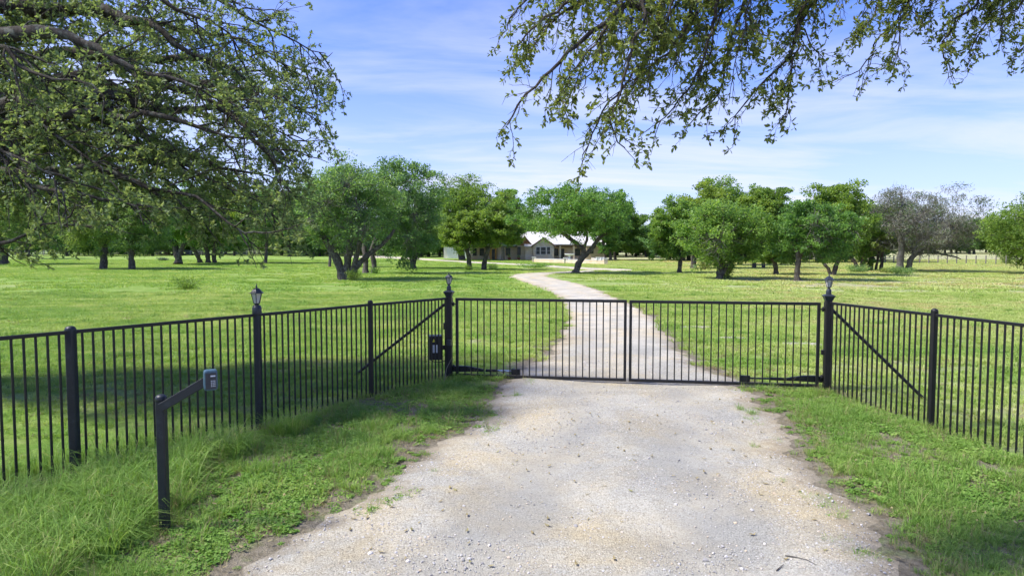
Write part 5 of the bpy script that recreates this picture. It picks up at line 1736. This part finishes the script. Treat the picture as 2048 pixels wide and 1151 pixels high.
def pebble(seed):
    rng = np.random.default_rng(seed)
    g = (1 + 5 ** .5) / 2
    v = np.array([(-1, g, 0), (1, g, 0), (-1, -g, 0), (1, -g, 0), (0, -1, g), (0, 1, g), (0, -1, -g), (0, 1, -g), (g, 0, -1), (g, 0, 1), (-g, 0, -1), (-g, 0, 1)]) / 1.9
    f = [(0, 11, 5), (0, 5, 1), (0, 1, 7), (0, 7, 10), (0, 10, 11), (1, 5, 9), (5, 11, 4), (11, 10, 2), (10, 7, 6), (7, 1, 8), (3, 9, 4), (3, 4, 2), (3, 2, 6), (3, 6, 8), (3, 8, 9), (4, 9, 5), (2, 4, 11), (6, 2, 10), (8, 6, 7), (9, 8, 1)]
    v = v * rng.uniform(0.7, 1.25, (12, 1)) * np.array([rng.uniform(0.8, 1.3), rng.uniform(0.7, 1.0), rng.uniform(0.45, 0.7)])
    return MB().add(v, f).mesh('pebble', M['pebble'], False)


def pebble_mat():
    m, nt, b = new_mat('loose_stone')
    oi = nt.nodes.new('ShaderNodeObjectInfo')
    r = ramp(nt, [(0.0, (0.26, 0.25, 0.235)), (0.3, (0.44, 0.42, 0.40)), (0.7, (0.56, 0.54, 0.51)), (0.88, (0.55, 0.44, 0.31)), (1.0, (0.70, 0.68, 0.65))])
    nt.links.new(oi.outputs['Random'], r.inputs[0])
    n = noise(nt, 90, 3, 0.6, obj_pos(nt))
    nt.links.new(mixc(nt, 1.0, r.outputs[0], ramp_out(nt, n.outputs['Fac']), 'MULTIPLY'), b.inputs['Base Color'])
    b.inputs['Roughness'].default_value = 0.95
    b.inputs['Specular IOR Level'].default_value = 0.15
    return m


def ramp_out(nt, s):
    r = ramp(nt, [(0.3, (0.85, 0.85, 0.85)), (0.7, (1.1, 1.1, 1.1))]); nt.links.new(s, r.inputs[0])
    return r.outputs[0]


M['pebble'] = pebble_mat()


def noise2(x, y, s, seed=0):
    """smooth value noise, vectorised"""
    x = np.asarray(x) / s + 37.1 * seed; y = np.asarray(y) / s + 11.7 * seed
    xi = np.floor(x).astype(np.int64); yi = np.floor(y).astype(np.int64)
    fx = x - xi; fy = y - yi
    fx = fx * fx * (3 - 2 * fx); fy = fy * fy * (3 - 2 * fy)

    def h(a, b):
        n = (a * 374761393 + b * 668265263 + seed * 974711) & 0x7fffffff
        n = ((n ^ (n >> 13)) * 1274126177) & 0x7fffffff
        return ((n ^ (n >> 16)) & 0xffff) / 65535.0
    return (h(xi, yi) * (1 - fx) + h(xi + 1, yi) * fx) * (1 - fy) + (h(xi, yi + 1) * (1 - fx) + h(xi + 1, yi + 1) * fx) * fy


rng = np.random.default_rng(2024)


def in_view(x, y, margin=1.5):
    return np.abs(x) < 0.76 * y + margin


def side_of(a, b, x, y):
    return (b[0] - a[0]) * (y - a[1]) - (b[1] - a[1]) * (x - a[0])


def on_verge(x, y):
    """between the fences, outside the gate"""
    l = side_of(PL0, GP_L, x, y) < 0
    r = side_of(GP_R, PR0, x, y) < 0
    g = side_of(GP_L, GP_R, x, y) < 0
    return l & r & g


# 1. verge turf
n = 60000
x = rng.uniform(-6.5, 7.2, n); y = rng.uniform(4.2, 13.3, n)
ok = in_view(x, y, 0.8) & on_verge(x, y)
x, y = x[ok], y[ok]
ins = inside(NEARPOLY, x, y); d = edge_dist(NEARPOLY, x, y)
sd = np.where(ins, -d, d)
thin = noise2(x, y, 0.45, 3) * 0.55 + noise2(x, y, 1.3, 4) * 0.45
prob = np.clip((sd + 0.10) / 0.55, 0, 1) * np.clip((thin - 0.20) / 0.25, 0.18, 1)
prob = np.maximum(prob, np.where((sd > -0.5) & (sd < 0.3) & (noise2(x, y, 0.3, 9) > 0.72), 0.8, 0))
ok = rng.random(len(x)) < prob * 0.95
x, y, sd, thin = x[ok], y[ok], sd[ok], thin[ok]
kinds = [tuft(s, 26, 0.07, 0.05, 0.13, 0.0062, 0.75, M['grass_verge']) for s in (1, 2, 3)] + [clover(s, 46, 0.11, M['grass_verge']) for s in (4, 5)] + \
        [tuft(6, 22, 0.05, 0.10, 0.22, 0.0058, 0.6, M['grass_verge']), tuft(7, 24, 0.10, 0.03, 0.09, 0.006, 1.4, M['grass_dry']), clover(8, 26, 0.10, M['grass_verge'], 1.9), tuft(9, 9, 0.03, 0.16, 0.34, 0.004, 0.5, M['grass_dry'], 0.9)]
cl_ = noise2(x, y, 0.7, 6)
idx = np.where(cl_ > 0.48, rng.integers(3, 5, len(x)), rng.integers(0, 3, len(x)))
idx = np.where(rng.random(len(x)) < 0.08, 5, idx)
idx = np.where(rng.random(len(x)) < np.where(np.abs(sd) < 0.35, 0.40, 0.10), 6, idx)
idx = np.where(rng.random(len(x)) < 0.10, 7, idx)
idx = np.where(rng.random(len(x)) < 0.025, 8, idx)
pts = np.stack([x, y, gz(x, y)], 1)
scl = rng.uniform(0.55, 1.1, len(x)) * (0.5 + 0.6 * noise2(x, y, 0.9, 12)) * np.where(sd < 0.1, 0.7, 1.0)
instancer('verge_grass', pts, scl, rng.uniform(0, 6.28, len(x)), idx, kinds, 'short green turf and clover on both verges outside the gate', 'grass')
print('verge', len(x))

# 2. long grass along the near left fence and round the keypad post, and a little along the fences
poly = np.array([ground_at(*p)[:2] for p in ((-120, 1000), (0, 965), (150, 925), (330, 885), (520, 850), (640, 830), (600, 872), (520, 900), (440, 935), (385, 985), (350, 1075), (260, 1130), (100, 1230), (-300, 1230))])
n = 9000
x = rng.uniform(-6.5, -1.5, n); y = rng.uniform(4.2, 11, n)
ok = inside(poly, x, y) & (noise2(x, y, 0.5, 21) > 0.25)
x, y = x[ok], y[ok]
d = edge_dist(poly, x, y)
ok = rng.random(len(x)) < np.clip(d / 0.5 + 0.25, 0, 0.75)
x, y = x[ok], y[ok]
fd = np.abs(side_of(PL0, GP_L, x, y)) / np.linalg.norm(GP_L - PL0)
kd = np.hypot((x - kb[0]) / 0.22, (y - kb[1] + 0.25) / 0.5)
ok = (fd > 0.32) & (kd > 1)
x, y = x[ok], y[ok]
lx, ly = [], []
for a, b, m_, s_ in ((PL0, GP_L, 330, 0.10), (GP_R, PR0, 150, 0.09)):
    tt = rng.random(m_)
    q = a[None] + (b - a)[None] * tt[:, None] + rng.normal(0, s_, (m_, 2))
    k_ = noise2(q[:, 0], q[:, 1], 0.5, 33) > 0.42
    lx += list(q[k_, 0]); ly += list(q[k_, 1])
for p in (GP_L, GP_R, GP_R, kb[:2]):
    q = p[None, :2] + rng.normal(0, 0.16, (26, 2))
    lx += list(q[:, 0]); ly += list(q[:, 1])
n1 = len(x)
x = np.concatenate([x, lx]); y = np.concatenate([y, ly])
kinds = [tuft(s, 20, 0.06, 0.22, 0.50, 0.0065, 0.75, M['grass_verge'], 0.9) for s in (11, 12, 13)] + [tuft(14, 14, 0.05, 0.2, 0.45, 0.005, 0.8, M['grass_dry'], 0.8)]
idx = rng.integers(0, 3, len(x)); idx = np.where(rng.random(len(x)) < np.where(np.arange(len(x)) < n1, 0.06, 0.55), 3, idx)
scl = rng.uniform(0.5, 0.95, len(x)) * 1.12; scl[n1:] *= 0.32
instancer('long_grass', np.stack([x, y, gz(x, y)], 1), scl, rng.uniform(0, 6.28, len(x)), idx, kinds, 'long arching grass along the near left fence and post bases', 'grass')
print('long', len(x))

# 3. field grass behind the fence
n = 70000
y = 6.0 + 32 * rng.random(n) ** 0.62
x = (rng.random(n) * 2 - 1) * (0.77 * y + 1.0)
ok = ~on_verge(x, y)
ok &= (side_of(PL0, GP_L, x, y) > 0) | (side_of(GP_R, PR0, x, y) > 0) | (side_of(GP_L, GP_R, x, y) > 0)
x, y = x[ok], y[ok]
ins = inside(NEARPOLY, x, y); d = edge_dist(NEARPOLY, x, y)
sd = np.where(ins, -d, d)
prob = np.clip((sd + 0.15) / 0.7, 0, 1) * np.clip((noise2(x, y, 0.8, 41) * 0.6 + noise2(x, y, 2.5, 42) * 0.4 - 0.12) / 0.25, 0.35, 1)
ok = rng.random(len(x)) < prob * np.clip((y - 5) / 12, 0.45, 1)
x, y = x[ok], y[ok]
kinds = [tuft(s, 40, 0.15, 0.045, 0.11, 0.011, 0.8, M['grass_field']) for s in (21, 22, 23)] + [tuft(24, 26, 0.12, 0.03, 0.08, 0.009, 1.2, M['grass_dry']), tuft(25, 34, 0.13, 0.08, 0.20, 0.011, 0.7, M['grass_verge'])]
idx = rng.integers(0, 3, len(x)); idx = np.where(rng.random(len(x)) < 0.05 + 0.30 * (noise2(x, y, 1.6, 44) > 0.68), 3, idx)
idx = np.where(rng.random(len(x)) < 0.008 + 0.16 * (noise2(x, y, 0.9, 45) > 0.80), 4, idx)
scl = rng.uniform(0.7, 1.25, len(x)) * (0.6 + 0.02 * y) * (0.75 + 0.4 * noise2(x, y, 2.2, 43))
instancer('field_grass', np.stack([x, y, gz(x, y)], 1), scl, rng.uniform(0, 6.28, len(x)), idx, kinds, 'mown green grass of the near meadow behind the fence and gate', 'grass')
print('field', len(x))

# 4. far meadow: wider patches of grass
n = 16000
y = 34 + 110 * rng.random(n) ** 0.7
x = (rng.random(n) * 2 - 1) * (0.78 * y + 2)
d1 = inside(DRIVE, x, y) | inside(LOOP, x, y)
dd = np.minimum(edge_dist(DRIVE[::3], x, y), edge_dist(LOOP[::2], x, y))
ok = ~d1 & (dd > 0.55) & (noise2(x, y, 6.0, 51) * 0.5 + noise2(x, y, 1.5, 52) * 0.5 > 0.36)
x, y = x[ok], y[ok]
kinds = [tuft(s, 130, 0.8, 0.05, 0.13, 0.035, 0.9, M['grass_field']) for s in (31, 32, 33)]
instancer('far_grass', np.stack([x, y, gz(x, y)], 1), rng.uniform(0.7, 1.4, len(x)), rng.uniform(0, 6.28, len(x)), rng.integers(0, 3, len(x)), kinds, 'mown grass of the open meadow around the oaks', 'grass')
print('far', len(x))

# 5. loose stones on the drive
n = 60000
y = 4.3 + 12 * rng.random(n) ** 1.5
x = rng.uniform(-3.2, 6, n)
ok = inside(NEARPOLY, x, y)
x, y = x[ok], y[ok]
d = edge_dist(NEARPOLY, x, y)
ok = (rng.random(len(x)) < 0.25 + 0.75 * (noise2(x, y, 0.8, 61) > 0.45)) & (d > 0.12)
x, y, d = x[ok], y[ok], d[ok]
z = gz(x, y) + 0.03 * np.clip(d / 0.25, 0, 1) + 0.0005
scl = 0.0042 * np.exp(rng.normal(0.2, 0.5, len(x)))
instancer('loose_gravel', np.stack([x, y, z], 1), scl, rng.uniform(0, 6.28, len(x)), rng.integers(0, 4, len(x)), [pebble(s) for s in (1, 2, 3, 4)], 'loose pale stones scattered over the near drive', 'gravel')
print('pebbles', len(x))
n = 420
y = rng.uniform(4.6, 13, n); x = rng.uniform(-3.5, 6.2, n)
ok = on_verge(x, y); x, y = x[ok], y[ok]
def litter(seed):
    rg = np.random.default_rng(seed)
    a = np.linspace(-1, 1, 5)
    w = 0.42 * np.sqrt(np.maximum(1 - a * a, 0.02)); zc = 0.25 * a * a + 0.1 * rg.normal(0, 1, 5)
    v = [(q, -b_, z_ + 0.25) for q, b_, z_ in zip(a, w, zc)] + [(q, b_, z_ + 0.3) for q, b_, z_ in zip(a, w, zc)]
    return MB().add(np.array(v), [(i, i + 1, i + 6, i + 5) for i in range(4)], rg.random()).mesh('fallen_leaf', M['grass_dry'])
ins = inside(NEARPOLY, x, y)
instancer('leaf_litter', np.stack([x, y, gz(x, y) + np.where(ins, 0.034, 0.05)], 1), rng.uniform(0.018, 0.034, len(x)), rng.uniform(0, 6.28, len(x)), rng.integers(0, 3, len(x)), [litter(q) for q in (1, 2, 3)], 'dry fallen oak leaves scattered over the drive and verges', 'leaf litter')


# ------------------------------------------------------------------ small things in the meadow
def shrub(px, py, r, h, n, seed, label, mat='leaf_a', leaf=0.09, name='shrub', cat='shrub', group='low shrubs in the meadow'):
    rg = np.random.default_rng(seed)
    B = ground_at(px, py)
    t = thing(name, label, cat, B, 0, group)
    ns = 14
    a = rg.uniform(0, 6.28, ns)
    tip = np.stack([np.cos(a) * r * rg.uniform(0.2, 0.9, ns), np.sin(a) * r * rg.uniform(0.2, 0.9, ns), h * rg.uniform(0.55, 1.0, ns)], 1)
    st = np.stack([np.cos(a) * r * 0.15, np.sin(a) * r * 0.15, np.full(ns, -0.05)], 1)
    md = (st + tip) / 2 + np.array([0, 0, 0.12 * h])
    MB().tubes(np.stack([st, md, tip], 1), np.tile([0.012, 0.008, 0.003], (ns, 1)), 4).build('stems', M['bark'], t)
    k = rg.integers(0, ns, n)
    f_ = rg.random((n, 1)) ** 0.6
    c = st[k] * (1 - f_) + tip[k] * f_ + rg.normal(0, 0.16, (n, 3)) * np.array([r, r, h * 0.6])
    c[:, 2] = np.maximum(c[:, 2], 0.02)
    Ls = leaf * rg.uniform(0.6, 1.3, n)
    v, f = kites(c, Ls, Ls * 0.5, rg)
    MB().add(v, f, np.repeat(rg.random(n), 4)).build('foliage', M[mat], t)
    return t


shrub(372, 578, 1.15, 0.75, 1500, 1, 'mound of rank green weeds alone in the left meadow', 'leaf_a', 0.11, 'weed_clump', 'weeds')
shrub(706, 562, 0.75, 0.9, 900, 2, 'leafy sucker shrub at the foot of the multi stemmed oak', 'leaf_a', 0.10)
shrub(750, 548, 0.55, 0.7, 500, 3, 'small leafy shrub at the foot of the slim twin trunk oak', 'leaf_a', 0.12)
shrub(1452, 557, 0.8, 1.9, 1700, 4, 'tall leafy suckers around the central oak trunk of the right group', 'leaf_a', 0.13)
shrub(1408, 540, 0.9, 1.6, 1100, 5, 'ragged pale bush left of the central oak of the right group', 'leaf_b', 0.15)
shrub(1715, 545, 1.4, 0.8, 1400, 6, 'low leafy shrub left of the half bare oak', 'leaf_b', 0.14)
shrub(1775, 546, 1.3, 0.6, 1000, 7, 'low weeds between the thin trunks and the half bare oak', 'leaf_b', 0.14)
shrub(1808, 548, 1.6, 0.75, 1500, 8, 'low leafy shrub at the foot of the half bare oak', 'leaf_b', 0.14)
shrub(1068, 536, 2.2, 0.7, 1300, 9, 'band of rank weeds beside the far drive left of the leaning oak', 'leaf_a', 0.16, 'weed_clump', 'weeds')
shrub(935, 541, 0.7, 0.7, 450, 10, 'tiny shrub at the foot of the left small leaning oak', 'leaf_a', 0.13)
shrub(985, 541, 0.7, 0.8, 500, 11, 'tiny shrub at the foot of the right small leaning oak', 'leaf_a', 0.13)
shrub(2012, 527, 1.6, 1.7, 1200, 12, 'round bush by the wire fence near the right edge', 'leaf_b', 0.22)
shrub(1320, 523, 0.9, 0.6, 300, 13, 'single low tuft of weeds in the shade left of the right group', 'leaf_b', 0.2, 'weed_clump', 'weeds')
shrub(330, 521, 1.6, 0.6, 700, 14, 'low brushy heap left of the thick forked trunk', 'leaf_grey', 0.22, 'brush_pile', 'brush pile')
shrub(40, 533, 2.4, 0.5, 900, 15, 'low rank weeds by the trunk at the left edge', 'leaf_a', 0.16, 'weed_clump', 'weeds')

# pale limestone slabs breaking through the turf right of the drive
M['slab'] = plain('weathered_limestone', (0.36, 0.325, 0.265), 0.95, 0, 0.35, 7, 0.8, 25)
for i, (px, py, w, d, lab) in enumerate(((1395, 656, 1.15, 0.30, 'long narrow pale rock slab in the turf nearest the far drive bend'), (1462, 678, 0.75, 0.30, 'small pale rock slab in the turf middle of the three behind the right gate'),
                                         (1605, 690, 1.05, 0.42, 'pale rock slab in the turf close to the right gate post'))):
    rg = np.random.default_rng(70 + i)
    B = ground_at(px, py)
    n = 18
    a = 2 * np.pi * np.arange(n) / n
    rr = 1 + rg.normal(0, 0.16, n)
    ring = [np.stack([np.cos(a) * w / 2 * rr * s, np.sin(a) * d / 2 * rr * s, np.full(n, z) + rg.normal(0, 0.004, n)], 1) for s, z in ((1.1, -0.06), (1.0, 0.03), (0.86, 0.055), (0.4, 0.062))]
    f = [(k * n + j, k * n + (j + 1) % n, (k + 1) * n + (j + 1) % n, (k + 1) * n + j) for k in range(3) for j in range(n)] + [tuple(3 * n + j for j in range(n))]
    o = MB().add(np.concatenate(ring), f).build('rock_slab', M['slab'], None, True, B)
    o.rotation_euler = (0, 0, rg.uniform(-0.3, 0.1))
    tag(o, lab, 'rock', 'rock slabs in the turf')

# fallen twigs on the drive
for i, (pp, lab) in enumerate(((((1570, 1118), (1590, 1121), (1612, 1126), (1635, 1138)), 'thin fallen twig on the gravel, longer of two near the bottom edge'), (((1553, 1148), (1562, 1140), (1567, 1136)), 'short fallen twig on the gravel near the bottom edge'),
                               (((878, 760), (892, 726), (905, 708)), 'dry pale weed stalk leaning on the left gate post'))):
    P = np.array([ground_at(*p) for p in pp]) + np.array([0, 0, 0.038])
    if i == 2:
        b0 = ground_at(888, 768)
        P = np.array([b0, b0 + [0.05, 0.02, 0.3], b0 + [0.16, 0.0, 0.52]])
    o = MB().tubes((P - P[0])[None], np.linspace(0.009, 0.003, len(P))[None] * (0.6 if i == 2 else 0.62), 6).build('twig' if i < 2 else 'dry_stalk', M['bark'] if i < 2 else M['slab'], None, True, P[0])
    tag(o, lab, 'twig' if i < 2 else 'weed stalk')

# wire fence far right, rail fence far left
M['old_wood'] = plain('grey_wood', (0.20, 0.18, 0.15), 0.9, 0, 0.3, 5)
M['pale_rail'] = plain('pale_rail', (0.46, 0.44, 0.40), 0.8, 0, 0.15, 5)
a = ground_at(1690, 524); b = ground_at(2120, 530)
t = thing('wire_fence', 'far wire fence on wooden posts crossing the right meadow', 'fence', a)
pm = MB().bar((0, 0, -0.3), (0, 0, 1.35), 0.15, 0.15, 0.4).mesh('fence_post', M['old_wood'])
npst = 24
for k in range(npst):
    p = a + (b - a) * k / (npst - 1)
    link('fence_post', pm, t, (p[0] - a[0], p[1] - a[1], float(gz(p[0], p[1])) - a[2]))
for z in (0.45, 0.8, 1.15):
    MB().tubes(np.array([[(0, 0, z), tuple(b - a + np.array([0, 0, z]))]]), np.array([[0.012, 0.012]]), 4).build('wire', M['old_wood'], t)
a = np.array([-165.0, 206, float(gz(-165, 206))]); b = np.array([-46.0, 206, float(gz(-46, 206))])
t = thing('rail_fence', 'far pale rail fence across the back of the left meadow', 'fence', a)
pm = MB().bar((0, 0, -0.3), (0, 0, 1.45), 0.18, 0.18, 0.3).mesh('fence_post', M['pale_rail'])
npst = 36
for k in range(npst):
    link('fence_post', pm, t, ((b - a)[0] * k / (npst - 1), 0, 0))
for z in (0.5, 0.95, 1.38):
    MB().bar((0, -0.1, z), ((b - a)[0], -0.1, z), 0.07, 0.16, 0.2).build('rail', M['pale_rail'], t)
